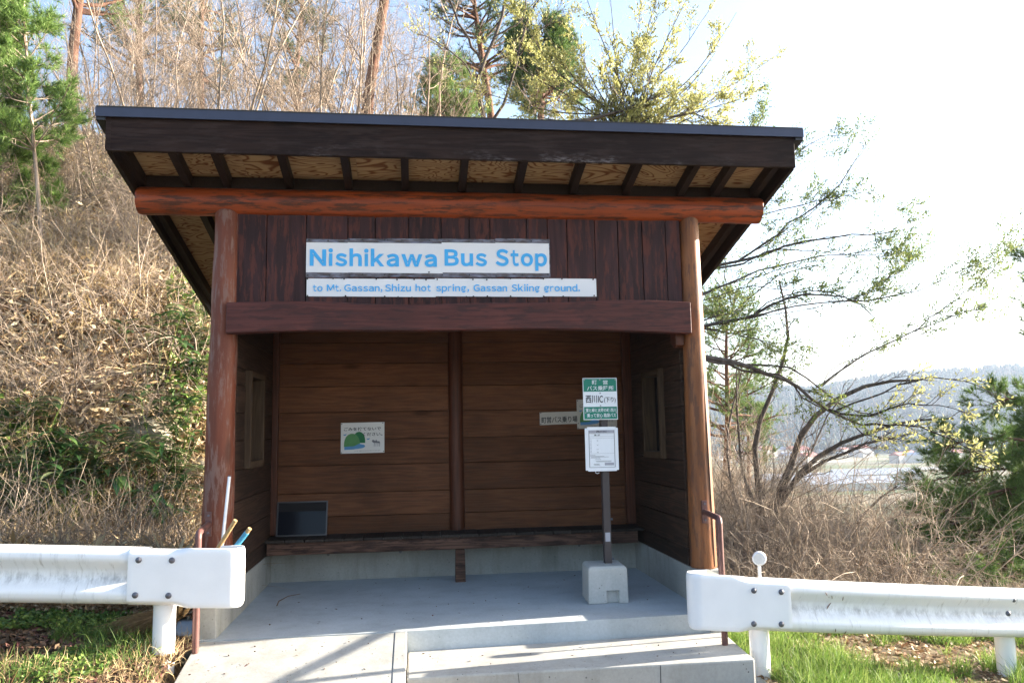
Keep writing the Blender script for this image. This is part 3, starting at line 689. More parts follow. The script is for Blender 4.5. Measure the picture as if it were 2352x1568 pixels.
MB().tube([tuple(Vector(bB0)-d2*.17), tuple(Vector(bB0)-d2*.035)], .0165, 10).build('blue_tape', mat_flat('blue_tape', (.06, .26, .42), .5, .3), br2)
M_BRISTLE = mat_flat('broom_twigs', (.20, .125, .065), .8, .15, 0, .35, 40)
def bristles(foot, tip, par, n, spread):
    b = MB(); foot, tip = Vector(foot), Vector(tip)
    for i in range(n):
        e = tip+Vector((random.gauss(0, spread), random.gauss(0, spread*.6), random.gauss(0, spread*.6)))
        e = foot+(e-foot)*random.uniform(.7, 1.05); m = foot.lerp(e, .5)+Vector((0, 0, .02+random.uniform(-.015, .015)))
        s0 = foot+Vector((random.gauss(0, .012), random.gauss(0, .012), random.gauss(0, .012)))
        b.tube([tuple(s0), tuple(m), tuple(e)], [.0022, .0016, .0008], 3, False)
    b.build('twig_head', M_BRISTLE, par)
bristles((-.12, -.47, .21), (-.52, -.36, .07), br1, 260, .075); bristles((-.10, -.42, .18), (-.36, -.28, .02), br2, 200, .07)
wp = empty('white_pole', (.10, -.2, 0), 'thin white plastic pole leaning against the left front post', 'pole')
a = pl((527, 1094), 1, -.16); c = pl((533, 1262), 1, -.30)
MB().tube([(.075, -.26, .267), tuple(a)], .011, 10).build('shaft', M_WCLEAN, wp, smooth_=True)
MB().tube([tuple(a), tuple(a+(a-c)*.02)], .009, 8).build('tip', M_PIPE, wp)
tw = MB(); tw.tube([tuple(pl(q, 2, z)) for q, z in (((636, 1390), .004), ((640, 1380), .012), ((662, 1368), .02), ((690, 1363), .006))], [.004, .004, .003, .002], 5)
tag(tw.build('twig', M_BRISTLE, None), 'small curved dry twig lying on the shelter floor at the left', 'twig')
#VEG#
# ================================================================== TERRAIN
def vnoise(x, y, s, seed=0):
    x = np.asarray(x, float)/s; y = np.asarray(y, float)/s; xi = np.floor(x).astype(int); yi = np.floor(y).astype(int); fx = x-xi; fy = y-yi
    def h(a, b):
        n = (a*374761393+b*668265263+seed*974711) & 0xffffffff; n = ((n ^ (n >> 13))*1274126177) & 0xffffffff; return ((n ^ (n >> 16)) & 0xffff)/65535.
    fx = fx*fx*(3-2*fx); fy = fy*fy*(3-2*fy)
    return (h(xi, yi)*(1-fx)+h(xi+1, yi)*fx)*(1-fy)+(h(xi, yi+1)*(1-fx)+h(xi+1, yi+1)*fx)*fy-.5
def az_of(x, y): return np.degrees(np.arctan2(x-CAM[0], y-CAM[1]))
def ground(x, y):
    x = np.asarray(x, float); y = np.asarray(y, float)
    g = -.083*(np.clip(x, -4, 8)+.3)
    g = np.where(y < -1.3, g-.02, g)
    # bank / hillside
    yb = 2.9+.42*(np.clip(x, -14, 0)+.5)+.35*vnoise(x, y, 1.7, 1)
    s = np.maximum(y-yb, 0)
    prof = np.interp(s, [0, .5, 1.1, 2.2, 5.2, 9, 19, 40, 120, 400], [0, .45, 1.3, 2.5, 4.6, 6.3, 10.0, 14.5, 24, 50])
    fac = 1-smooth(2.0+.12*np.maximum(y, 0), 6.0+.30*np.maximum(y, 0), x)
    rough = (vnoise(x, y, 2.3, 2)*.5+vnoise(x, y, .9, 3)*.22+vnoise(x, y, .35, 4)*.08)*smooth(0, 1.5, s)
    hill = (prof+rough)*fac
    # valley drop to the right and behind
    r = np.hypot(x-CAM[0], y-CAM[1]); d = np.maximum(y-.9-.0*x, 0)
    drop = np.minimum(25, .26*d+.0*r)*smooth(0, 1, d/6+.2)*(1-fac)
    ddx = np.maximum(np.abs(x-4)-30, 0); drop2 = np.where((x > 30), np.minimum(25, .2*ddx), 0)*(1-fac)
    z = g+hill-np.maximum(drop, drop2)
    # far hills
    a = az_of(x, y)
    el = np.interp(a, [-60, -20, 15, 20, 24, 27.5, 30, 32.5, 35, 38, 42, 60, 120], [.05, .05, .035, .033, .036, .040, .042, .047, .050, .048, .053, .06, .05])+.004*vnoise(a*3, a*0, 7, 9)+.002*vnoise(a*3, a*0, 2, 5)
    hh = el*1250+25; z = z+hh*smooth(780, 1250, r)*(.85+.3*(vnoise(x, y, 260, 6)+.5)*0+.15)+(vnoise(x, y, 120, 7)*14)*smooth(700, 900, r)*smooth(1500, 1100, r)
    return z
def gz(x, y): return float(ground(x, y))
def axis_grid(lo, hi, c, n, fine):
    t = np.linspace(-1, 1, n); k = 6.2; s_ = np.sinh(k*t)/np.sinh(k)
    a = np.where(s_ < 0, s_*(c-lo), s_*(hi-c))+c+t*fine; return np.clip(a, lo, hi)
gx = axis_grid(-1700, 1900, 0, 340, 14); gy = axis_grid(-400, 2000, 2.5, 360, 14)
gx = np.unique(np.round(gx, 3)); gy = np.unique(np.round(gy, 3))
GX, GY = np.meshgrid(gx, gy); GZ = ground(GX, GY)
inside = ((GX > .015) | ((GX > -.36) & (GY > -.36))) & (GX < 3.72) & (GY > -1.6) & (GY < 1.95); GZ = np.where(inside, np.minimum(GZ, -.5), GZ)
ramp_in = (GX > -.05) & (GX < 3.65) & (GY > -1.6) & (GY < -.2)
V = np.stack([GX, GY, GZ], -1).reshape(-1, 3); ny_, nx_ = GX.shape
I = np.arange(ny_*nx_).reshape(ny_, nx_); F = np.stack([I[:-1, :-1], I[:-1, 1:], I[1:, 1:], I[1:, :-1]], -1).reshape(-1, 4)
def m_ground():
    g = N('ground_soil'); v = g.coord()
    a = g.noise(v, 2.2, 8, .65); b = g.noise(v, 14, 6, .7); vo = g.n('TexVoronoi'); vo.inputs['Scale'].default_value = 28; g.l(v, vo.inputs['Vector'])
    c = g.ramp(b, [(.3, (.045, .03, .018)), (.5, (.12, .085, .05)), (.7, (.26, .19, .115))])
    c = g.mix(g.ramp(vo.outputs['Color'], [(.3, (0, 0, 0)), (.8, (1, 1, 1))]), c, (.20, .14, .08))
    c = g.mix(g.ramp(a, [(.45, (0, 0, 0)), (.62, (.5, .5, .5))]), c, (.16, .15, .10))
    # valley floor: fields
    sp = g.n('SeparateXYZ'); g.l(g.n('NewGeometry').outputs['Position'], sp.inputs[0])
    fld = g.n('TexVoronoi'); fld.inputs['Scale'].default_value = .022; g.l(g.coord('Object', (.6, 1.6, 1)), fld.inputs['Vector'])
    fc = g.ramp(fld.outputs['Color'], [(.2, (.20, .17, .11)), (.45, (.10, .13, .06)), (.6, (.26, .22, .15)), (.8, (.16, .15, .10)), (.95, (.3, .3, .3))])
    far = g.math('MULTIPLY', g.math('LESS_THAN', sp.outputs['Z'], -12), 1)
    c = g.mix(far, c, fc)
    g.bump(g.math('ADD', a, g.math('MULTIPLY', b, .6)), .7, .06)
    return g.set(c, .95, .1)
M_GROUND = m_ground()
struct(npmesh('ground', V, [F], M_GROUND, smooth_=True))
M_ASPH = mat_concrete('asphalt', (.085, .085, .085), .1, 0, .3)
xs_ = np.linspace(-14, 16, 31); RV = []; 
for x in xs_:
    z = gz(x, -1.6)+.004; RV += [(x, -1.62, z+.0), (x, -9, z+.02)]
n_ = len(xs_); struct(npmesh('road', np.array(RV), [np.array([(2*i, 2*i+1, 2*i+3, 2*i+2) for i in range(n_-1)])], M_ASPH))

# ================================================================== PLANT TOOLS
def norm(a): return a/np.maximum(np.linalg.norm(a, axis=-1, keepdims=True), 1e-9)
def tubes(P, r0, r1, k=3):
    """P (m,n,3) polylines -> verts, quads; r0,r1 (m,)"""
    P = np.asarray(P, float); m, n, _ = P.shape
    T = norm(np.gradient(P, axis=1)); ref = np.where(np.abs(T[:, :1, 2:3]) > .9, np.array([1., 0, 0]), np.array([0, 0, 1.]))
    A = norm(np.cross(T, np.broadcast_to(ref, T.shape))); B = np.cross(T, A)
    t = np.linspace(0, 1, n)[None, :, None]; rad = np.asarray(r0)[:, None, None]*(1-t)+np.asarray(r1)[:, None, None]*t
    th = np.arange(k)*2*np.pi/k
    V = P[:, :, None, :]+rad[:, :, None, :]*(A[:, :, None, :]*np.cos(th)[None, None, :, None]+B[:, :, None, :]*np.sin(th)[None, None, :, None])
    I = np.arange(m*n*k).reshape(m, n, k); J = np.roll(I, -1, axis=2)
    F = np.stack([I[:, :-1], J[:, :-1], J[:, 1:], I[:, 1:]], -1).reshape(-1, 4)
    return V.reshape(-1, 3), F
def walk(S, Dr, L, n=6, wig=.18, up=0., g=rng, grav=0.):
    """grow polylines; S,Dr (m,3), L (m,)"""
    m = len(S); P = [S]; d = norm(Dr); st = (L/(n-1))[:, None]
    for i in range(n-1):
        d = norm(d+g.normal(0, wig, (m, 3))+np.array([0, 0, up-grav*i/(n-1)])); P.append(P[-1]+d*st)
    return np.stack(P, 1)
def sprout(P, rad0, rad1, cnt, tmin=.25, tmax=1., ang=(.4, .9), g=rng, flat=0.):
    """children from polylines: returns S, D, parent idx, t, radius at t"""
    m, n, _ = P.shape; c = g.poisson(cnt, m) if np.isscalar(cnt) else cnt; idx = np.repeat(np.arange(m), c); t = g.uniform(tmin, tmax, len(idx))
    f = t*(n-1); i0 = np.minimum(f.astype(int), n-2); fr = (f-i0)[:, None]; a = P[idx, i0]; b = P[idx, i0+1]; S = a*(1-fr)+b*fr; T = norm(b-a)
    rv = norm(g.normal(0, 1, T.shape)*np.array([1, 1, 1-flat])); side = norm(np.cross(T, rv)); th = g.uniform(*ang, len(idx))[:, None]
    return S, T*np.cos(th)+side*np.sin(th), idx, t, np.asarray(rad0)[idx]*(1-t)+np.asarray(rad1)[idx]*t
class Plant:
    def __init__(s): s.V = []; s.F = []; s.n = 0; s.LV = []; s.LF = []; s.ln = 0
    def add(s, P, r0, r1, k=3):
        V, F = tubes(P, r0, r1, k); s.V.append(V); s.F.append(F+s.n); s.n += len(V)
    def leaves(s, pos, dr, L, Wd, g=rng, curl=.25):
        """diamond blades, two triangles-quads"""
        m = len(pos); d = norm(dr); rv = norm(g.normal(0, 1, (m, 3))); sd = norm(np.cross(d, rv)); L = np.broadcast_to(L, (m,))[:, None]; Wd = np.broadcast_to(Wd, (m,))[:, None]
        up = np.cross(sd, d)
        v = np.stack([pos, pos+d*L*.45+sd*Wd*.5+up*L*curl*.3, pos+d*L, pos+d*L*.45-sd*Wd*.5+up*L*curl*.3], 1).reshape(-1, 3)
        s.LV.append(v); s.LF.append(np.arange(m*4).reshape(m, 4)+s.ln); s.ln += m*4
    def needles(s, pos, dr, L, wd, per=14, cone=.8, g=rng):
        m = len(pos); d = np.repeat(norm(dr), per, 0); p = np.repeat(pos, per, 0); d = norm(d+g.normal(0, cone*.6, d.shape)); q = norm(np.cross(d, g.normal(0, 1, d.shape)))*wd*.5
        l = g.uniform(.7, 1.1, len(d))[:, None]*L; v = np.stack([p-q, p+q, p+d*l], 1).reshape(-1, 3)
        s.LV.append(v); s.LF.append(np.arange(len(p)*3).reshape(-1, 3)+s.ln); s.ln += len(v)
    def build(s, name, label, cat, wood, leafm=None, loc=(0, 0, 0), group=None, wname='trunk', lname='crown', origin=None):
        V = np.concatenate(s.V); loc = np.array(loc, float)
        root = empty(name, tuple(loc), label, cat, group)
        def mk(nm, V_, F_, mt):
            o = npmesh(nm, V_-(loc if origin is None else 0), F_, mt, None, smooth_=(nm == wname)); o.parent = root; return o
        mk(wname, V, [np.concatenate(s.F)], wood)
        if s.LV:
            LV = np.concatenate(s.LV); q = [f for f in s.LF if f.shape[1] == 4]; t = [f for f in s.LF if f.shape[1] == 3]
            mk(lname, LV, ([np.concatenate(q)] if q else [])+([np.concatenate(t)] if t else []), leafm)
        return root
def copy_tree(root, loc, rz, sc_, label=None):
    r = root.copy(); C.objects.link(r); r.location = loc; r.rotation_euler = (0, 0, rz); r.scale = (sc_,)*3
    if label: r['label'] = label
    for ch in root.children:
        c = ch.copy(); C.objects.link(c); c.parent = r
    return r
def m_bark(name, a, b, sc_=9):
    g = N(name); n = g.noise(g.coord('Object', (1, 1, .35)), sc_, 6, .65); isr = g.n('NewGeometry').outputs['Random Per Island']
    c = g.ramp(n, [(.3, a), (.7, b)]); c = g.mix(.7, c, g.ramp(isr, [(0, (.65,)*3), (1, (1.25,)*3)]), 'MULTIPLY'); g.bump(n, .6, .02); return g.set(c, .85, .15)
def m_leaf(name, cols, trans=.35, rough=.55):
    g = N(name); isr = g.n('NewGeometry').outputs['Random Per Island']; k = len(cols)
    c = g.ramp(isr, [(i/(k-1), cols[i]) for i in range(k)]); g.set(c, rough, .25)
    tr = g.n('BsdfTranslucent'); g.l(c, tr.inputs[0]); mx = g.n('MixShader'); mx.inputs[0].default_value = trans
    g.l(g.b.outputs[0], mx.inputs[1]); g.l(tr.outputs[0], mx.inputs[2]); g.l(mx.outputs[0], g.out.inputs[0]); return g.m
B_TAN = m_bark('tan_bark', (.15, .115, .09), (.44, .35, .27)); B_GREY = m_bark('grey_bark', (.05, .042, .036), (.16, .13, .11), 14); B_DARK = m_bark('dark_bark', (.022, .019, .017), (.07, .056, .048), 14)
B_PINE = m_bark('red_pine_bark', (.06, .034, .025), (.19, .10, .07), 7); B_BRUSH = m_bark('brush_bark', (.18, .135, .10), (.50, .41, .32))
L_BUD = m_leaf('bud_leaf', [(.28, .28, .09), (.42, .42, .15), (.56, .54, .26)], .45); L_FRESH = m_leaf('fresh_leaf', [(.07, .12, .035), (.15, .20, .06), (.28, .31, .09)], .4)
L_PINE = m_leaf('pine_needles', [(.05, .10, .03), (.10, .18, .045), (.20, .28, .07)], .3); L_PINED = m_leaf('pine_needles_dark', [(.03, .065, .03), (.06, .11, .045), (.12, .16, .06)], .3)
L_PINEY = m_leaf('young_pine_needles', [(.08, .15, .04), (.15, .25, .06), (.26, .36, .11)], .35)
L_SASA = m_leaf('bamboo_grass_leaf', [(.025, .075, .022), (.05, .12, .035), (.11, .18, .05), (.30, .30, .16)], .25, .3)
L_DEAD = m_leaf('dead_grass', [(.22, .14, .07), (.44, .33, .17), (.60, .48, .28), (.32, .18, .08)], .2, .7)
L_LITTER = m_leaf('leaf_litter', [(.14, .07, .035), (.34, .22, .12), (.56, .45, .29), (.24, .12, .06), (.66, .56, .40)], .15, .7)
L_LITTER_SHADE = m_leaf('shade_tone_litter', [(.05, .03, .018), (.12, .07, .04), (.20, .14, .085), (.14, .05, .045)], .1, .8)  # darker copy of the leaf litter, shade under the left rail put into its colour
L_GREYD = m_leaf('grey_dead_stems', [(.16, .12, .09), (.34, .27, .20), (.50, .42, .33), (.22, .16, .11)], .2, .8)
L_CREAM = m_leaf('withered_leaf', [(.40, .28, .14), (.60, .46, .27), (.72, .62, .42), (.30, .17, .08)], .2, .7)
L_WEED = m_leaf('weed_leaf', [(.04, .09, .02), (.09, .16, .035), (.20, .27, .06)], .3, .5)
L_GRASS = m_leaf('green_grass', [(.07, .14, .02), (.13, .22, .04), (.26, .32, .09)], .45, .5)

def at(px_, Y, z=None):
    d = ray((px_, 975)); t = (Y-CAM[1])/d[1]; x = CAM[0]+d[0]*t; return np.array([x, Y, gz(x, Y) if z is None else z])
def wpt(px_, py_, Y): return pl((px_, py_), 1, Y)
def rs(P, n):
    P = np.asarray(P, float); 
    if len(P) > 2: P = catmull(P, 4)
    d = np.r_[0, np.cumsum(np.linalg.norm(np.diff(P, axis=0), axis=1))]; t = np.linspace(0, d[-1], n)
    return np.stack([np.interp(t, d, P[:, i]) for i in range(3)], 1)
def limbs(defs, n=12):
    """defs: list of (pts[(px,py,Y)..], r0, r1)"""
    P = np.stack([rs([wpt(*q) for q in d[0]], n) for d in defs]); return P, np.array([d[1] for d in defs]), np.array([d[2] for d in defs])
def twigs(pl_, P, r0, r1, levels, g=rng, k=3):
    """levels: list of dict(cnt, len, wig, up, ang, tmin, r) ; returns last polylines"""
    out = []
    for lv in levels:
        S, Dr, idx, t, rad = sprout(P, r0, r1, lv['cnt'], lv.get('tmin', .25), 1., lv.get('ang', (.4, .9)), g)
        L = lv['len']*g.uniform(.45, 1.15, len(S))*(1-.45*t*lv.get('tap', 1)); Q = walk(S, Dr, L, lv.get('n', 6), lv.get('wig', .15), lv.get('up', .05), g, lv.get('grav', 0))
        ra = np.minimum(rad*.7, lv['r']); rb = ra*.35; pl_.add(Q, ra, rb, lv.get('k', k)); P, r0, r1 = Q, ra, rb; out.append((Q, ra, rb))
    return out

# ================================================================== BARE HILLSIDE TREES
def bare_tree(h, seed, stems=3):
    g = np.random.default_rng(seed); p = Plant()
    S = g.normal(0, .12, (stems, 3))*np.array([1, 1, 0]); Dr = np.stack([g.normal(0, .28, stems), g.normal(0, .28, stems), np.ones(stems)], 1)
    P = walk(S, Dr, g.uniform(.75, 1.05, stems)*h, 10, .10, .05, g); r0 = g.uniform(.014, .030, stems)*h/5; p.add(P, r0, r0*.2, 5)
    twigs(p, P, r0, r0*.2, [dict(cnt=13, len=h*.38, r=.009, up=.07, ang=(.35, .9), n=7, tmin=.15, wig=.2), dict(cnt=7, len=h*.17, r=.0045, up=.04, n=5, wig=.22), dict(cnt=3.6, len=h*.09, r=.003, up=.03, n=4)], g)
    return p
protos = [bare_tree(5.5, 11+i, 2+i % 3).build('bare_tree', 'thin bare tan deciduous tree among others on the slope above the shelter', 'tree', B_TAN, None, (0, 0, 0), 'bare trees on the hillside') for i in range(5)]
spots = []
gt = np.random.default_rng(5)
for i in range(36):
    pxx = gt.uniform(150, 1050); Y = gt.uniform(6.5, 22)
    if i < 5: pxx, Y = (330, 8.5) if i == 0 else ((520, 7.5), (700, 9), (860, 8), (1000, 10))[i-1]
    spots.append((pxx, Y))
for i, (pxx, Y) in enumerate(spots):
    q = at(pxx, Y); s_ = gt.uniform(.75, 1.25)*(1.0 if Y < 12 else 1.25)
    if i < 5: r_ = protos[i]; r_.location = tuple(q-np.array([0, 0, .1])); r_.scale = (s_,)*3
    else: copy_tree(protos[i % 5], tuple(q-np.array([0, 0, .1])), gt.uniform(0, 6.28), s_)
gt2 = np.random.default_rng(55)
for i in range(26):
    q = at(gt2.uniform(-60, 470), gt2.uniform(4.5, 13)); c_ = copy_tree(protos[i % 5], tuple(q-np.array([0, 0, .1])), gt2.uniform(0, 6.28), gt2.uniform(.38, .75), 'short bare tan tree among the brush on the left bank left of the shelter')
    c_['group'] = 'short bare trees on the left bank'
# ================================================================== PINES
def pine(pts, r0, r1, whorl, seed, label, needle_mat, group=None, blen=1.6, tmin=.3, tuft=.13, per=14, nb=26, ntw=9, name='pine_tree', bark=None, wd=.006, flat=.0, up=.03, extra=None):
    g = np.random.default_rng(seed); p = Plant(); T = rs(pts, 16)[None]; p.add(T, [r0], [r1], 10)
    S, Dr, idx, t, rad = sprout(T, [r0], [r1], [int(nb*1.5)], tmin, 1., (1.0, 1.5), g, flat)
    L = blen*g.uniform(.5, 1.1, len(S))*(1.15-.75*t); nb = nb; Q = walk(S, Dr, L, 8, .10, up, g); ra = np.minimum(rad*.55, .035*blen); p.add(Q, ra, ra*.25, 5)
    o = twigs(p, Q, ra, ra*.25, [dict(cnt=ntw*1.6, len=blen*.33, r=.010, up=.06, ang=(.4, 1.0), n=5, tmin=.3)], g)
    Z = np.concatenate([Q[:, [3, 5, 7]], o[0][0][:, [1, 3]] if False else o[0][0][:, [2, 3, 4]]][1:], 0) if False else o[0][0]
    pos = Z[:, 2:, :].reshape(-1, 3); d = norm(Z[:, 2:, :]-Z[:, 1:-1, :]).reshape(-1, 3)+np.array([0, 0, .25])
    p.needles(pos, d, tuft, wd, per, .9, g); pos = Q[:, 6:, :].reshape(-1, 3); d = norm(Q[:, 6:]-Q[:, 5:-1]).reshape(-1, 3)+np.array([0, 0, .3]); p.needles(pos, d, tuft, wd, per, .9, g)
    return p.build(name, label, 'tree', bark or B_PINE, needle_mat, T[0, 0], group)
def W3(*a): return [wpt(*q) for q in a]
pine(W3((100, 640, 5.3), (88, 450, 5.3), (70, 250, 5.4), (55, 20, 5.5), (45, -260, 5.6)), .03, .010, 0, 21, 'young bright green pine with a thin pale trunk, nearest the left roof corner', L_PINEY, None, 1.0, .30, .13, 16, 52, 9, 'young_pine', B_TAN, wd=.008)
pine(W3((-30, 640, 5.6), (-50, 300, 5.8), (-60, -100, 6.0)), .035, .012, 0, 22, 'bright green pine cut off by the left edge of the photo', L_PINEY, None, 1.2, .25, .13, 18, 60, 12, 'young_pine', B_TAN, wd=.008)
pine(W3((95, 600, 6.2), (84, 480, 6.2), (80, 330, 6.2)), .02, .005, 0, 33, 'small young pine with short fluffy tufts low on the left bank', L_PINEY, None, .55, .2, .12, 18, 26, 6, 'young_pine', B_TAN, wd=.008)
pine(W3((838, 420, 9.5), (845, 240, 9.5), (868, 90, 9.5), (888, -40, 9.5), (905, -260, 9.5)), .125, .08, 0, 23, 'tall red trunked pine leaning right, bare up to the top of the photo', L_PINE, None, 2.4, .66, .22, 12, 22, 10, wd=.016)
pine(W3((160, 330, 15), (168, 120, 15), (185, -40, 15), (190, -300, 15)), .15, .08, 0, 24, 'reddish pine trunk rising behind the bare trees at the upper left', L_PINE, None, 2.6, .45, .2, 12, 24, 9, wd=.016)
pine(W3((1236, 420, 19), (1242, 280, 19), (1244, 170, 19), (1230, 60, 19)), .15, .05, 0, 25, 'dense green crowned pine behind the yellow budding tree', L_PINE, None, 2.3, .48, .22, 16, 46, 11, wd=.018, flat=.4)
pine(W3((1138, 430, 21), (1128, 270, 21), (1105, 120, 21), (1080, -60, 21)), .17, .07, 0, 26, 'dark limbed pine above the middle of the roof', L_PINED, None, 2.9, .4, .22, 10, 34, 8, wd=.016, flat=.3)
pine(W3((1020, 420, 14), (1022, 300, 14), (1030, 225, 14), (1040, 175, 14)), .08, .03, 0, 27, 'low pale green pine crown just above the roof edge', L_PINEY, None, 1.5, .45, .18, 16, 34, 10, wd=.011, flat=.5)
pine(W3((690, 420, 24), (680, 200, 24), (690, 60, 24), (700, -60, 24)), .15, .06, 0, 28, 'distant pine seen through bare twigs left of the red trunk', L_PINED, None, 2.6, .3, .22, 12, 34, 9, wd=.02)
pine(W3((470, 420, 26), (460, 150, 26), (465, -20, 26), (470, -200, 26)), .16, .07, 0, 29, 'distant dark pine behind the thin bare trees at the upper left', L_PINED, None, 3.0, .35, .22, 12, 36, 9, wd=.02)
pine(W3((330, 420, 24), (318, 150, 24), (320, -20, 24), (318, -200, 24)), .15, .07, 0, 39, 'distant pine half hidden by twigs near the left roof corner', L_PINED, None, 2.8, .35, .22, 12, 30, 9, wd=.02)
pine(W3((1665, 1150, 22), (1672, 980, 22), (1668, 800, 22), (1672, 700, 22)), .16, .03, 0, 30, 'layered pine standing beyond the right post', L_PINE, None, 3.0, .25, .2, 12, 34, 11, wd=.016, flat=.75, up=.0)
pine(W3((1720, 1130, 34), (1718, 950, 34), (1716, 880, 34)), .12, .03, 0, 31, 'small rounded pine low behind the bare stems right of the shelter', L_PINE, None, 1.9, .2, .22, 12, 26, 9, wd=.016, flat=.5)
# right foreground pine: branches reaching in from the right
def side_pine(defs, seed, label, mat, tuft=.10, per=16, cnt=7, tl=.42, trunk=None):
    g = np.random.default_rng(seed); p = Plant(); P, r0, r1 = limbs(defs); p.add(P, r0, r1, 7)
    if trunk is not None: p.add(rs(trunk, 12)[None], [.11], [.05], 12)
    o = twigs(p, P, r0, r1, [dict(cnt=cnt*2, len=tl*1.5, r=.010, up=.03, ang=(.4, 1.0), n=7, tmin=.12), dict(cnt=6, len=tl*.7, r=.006, up=.08, ang=(.4, .9), n=5, tmin=.3)], g)
    for Q in (o[0][0][:, 3:], o[1][0][:, 1:]):
        pos = Q[:, 1:].reshape(-1, 3); d = norm(Q[:, 1:]-Q[:, :-1]).reshape(-1, 3); p.needles(pos, d+np.array([0, 0, .15]), tuft, .0055, per, .85, g)
    return p.build('pine_tree', label, 'tree', B_PINE, mat, P[0, 0])
tr1 = [wpt(2560, 1620, 3.4), wpt(2520, 1200, 3.5), wpt(2490, 800, 3.6), wpt(2480, 500, 3.7)]
tr1[0][2] = gz(tr1[0][0], 3.4)-.1
side_pine([([(2520, 1180, 3.5), (2352, 1228, 3.2), (2200, 1275, 2.9), (2040, 1338, 2.6)], .035, .010), ([(2510, 1120, 3.5), (2330, 1120, 3.3), (2200, 1160, 3.1), (2100, 1210, 3.0)], .03, .008),
           ([(2505, 1060, 3.5), (2350, 1010, 3.4), (2230, 1010, 3.4), (2130, 1040, 3.3)], .03, .008), ([(2500, 1000, 3.6), (2400, 930, 3.8), (2320, 915, 3.9), (2270, 930, 4.0)], .024, .006),
           ([(2520, 1230, 3.5), (2400, 1290, 2.8), (2300, 1330, 2.4), (2180, 1370, 2.1)], .026, .007), ([(2500, 900, 3.6), (2420, 760, 3.8), (2375, 560, 3.9)], .026, .006),
           ([(2510, 1120, 3.6), (2420, 1080, 4.2), (2250, 1080, 4.6), (2120, 1110, 4.8)], .03, .007), ([(2510, 1240, 3.6), (2400, 1200, 4.2), (2260, 1190, 4.4), (2150, 1250, 4.4)], .028, .007)],
          41, 'dark green pine reaching in from the right edge of the photo above the guardrail', L_PINE, .11, 20, 13, .42, tr1)

pb1 = at(2290, 4.6)
pine([tuple(pb1+np.array([0, 0, -.1])), tuple(pb1+np.array([-.1, 0, 1.0])), tuple(pb1+np.array([-.15, 0, 2.0])), tuple(pb1+np.array([-.15, 0, 2.35]))], .06, .012, 0, 45, 'bushy dark green pine filling the lower right above the guardrail', L_PINED, None, 1.6, .05, .12, 18, 34, 9, wd=.006)
pb2 = at(2420, 3.4)
pine([tuple(pb2+np.array([0, 0, -.1])), tuple(pb2+np.array([.1, 0, .9])), tuple(pb2+np.array([.1, 0, 1.9])), tuple(pb2+np.array([.1, 0, 2.6]))], .05, .012, 0, 46, 'low pine cut off by the right edge of the photo', L_PINE, None, 1.2, .05, .12, 20, 40, 10, wd=.007)

# ================================================================== BUDDING TREES
def bud_tree(defs, seed, label, levels, leafm, wood, leafsz=.045, perleaf=2, name='budding_tree', n=12, loc=None, leaf_t=1, drop=1., k=7):
    g = np.random.default_rng(seed); p = Plant(); P, r0, r1 = limbs(defs, n); r0 = r0*.72; r1 = r1*.6; P = P+g.normal(0, .012, P.shape); p.add(P, r0, r1, k)
    o = twigs(p, P, r0, r1, levels, g)
    for Q, ra, rb in o[-2:] if leaf_t > 1 else o[-1:]:
        pos = np.repeat(Q[:, 1:].reshape(-1, 3), perleaf, 0); d = np.repeat(norm(Q[:, 1:]-Q[:, :-1]).reshape(-1, 3), perleaf, 0)
        keep = g.random(len(pos)) < drop; pos, d = pos[keep], d[keep]
        d = norm(d+g.normal(0, .6, d.shape)+np.array([0, 0, .3])); p.leaves(pos, d, leafsz*g.uniform(.5, 1.3, len(pos)), leafsz*.38, g)
    return p.build(name, label, 'tree', wood, leafm if perleaf else None, P[0, 0] if loc is None else loc)
LV3 = lambda a, b, c, up=.05: [dict(cnt=a, len=.75, r=.008, up=up, ang=(.3, .7), n=7, wig=.12, tmin=.15), dict(cnt=b, len=.34, r=.004, up=up, ang=(.4, .9), n=5), ]
# fork with dark bark above the roof
bud_tree([([(1120, 520, 7.6), (1118, 300, 7.6), (1095, 200, 7.6), (1110, 140, 7.6), (1150, 60, 7.6), (1170, -60, 7.6)], .085, .035), ([(1108, 145, 7.6), (1075, 90, 7.5), (1040, 20, 7.4), (1010, -60, 7.4)], .04, .02),
          ([(1095, 195, 7.6), (1060, 140, 7.7), (1000, 95, 7.9), (960, 80, 8.)], .025, .01), ([(1122, 300, 7.6), (1160, 230, 7.5), (1190, 130, 7.4), (1215, 40, 7.3), (1260, -30, 7.2)], .045, .02),
          ([(1190, 130, 7.4), (1240, 70, 7.2), (1290, 20, 7.)], .02, .008), ([(1130, 90, 7.6), (1200, 40, 7.5), (1210, -50, 7.4)], .025, .012)],
         51, 'forked grey trunked tree rising just behind the roof with sparse yellow buds', [dict(cnt=9, len=.9, r=.010, up=.07, ang=(.3, .7), n=7), dict(cnt=6, len=.4, r=.005, up=.05, n=5)], L_BUD, B_GREY, .07, 1, drop=.7)
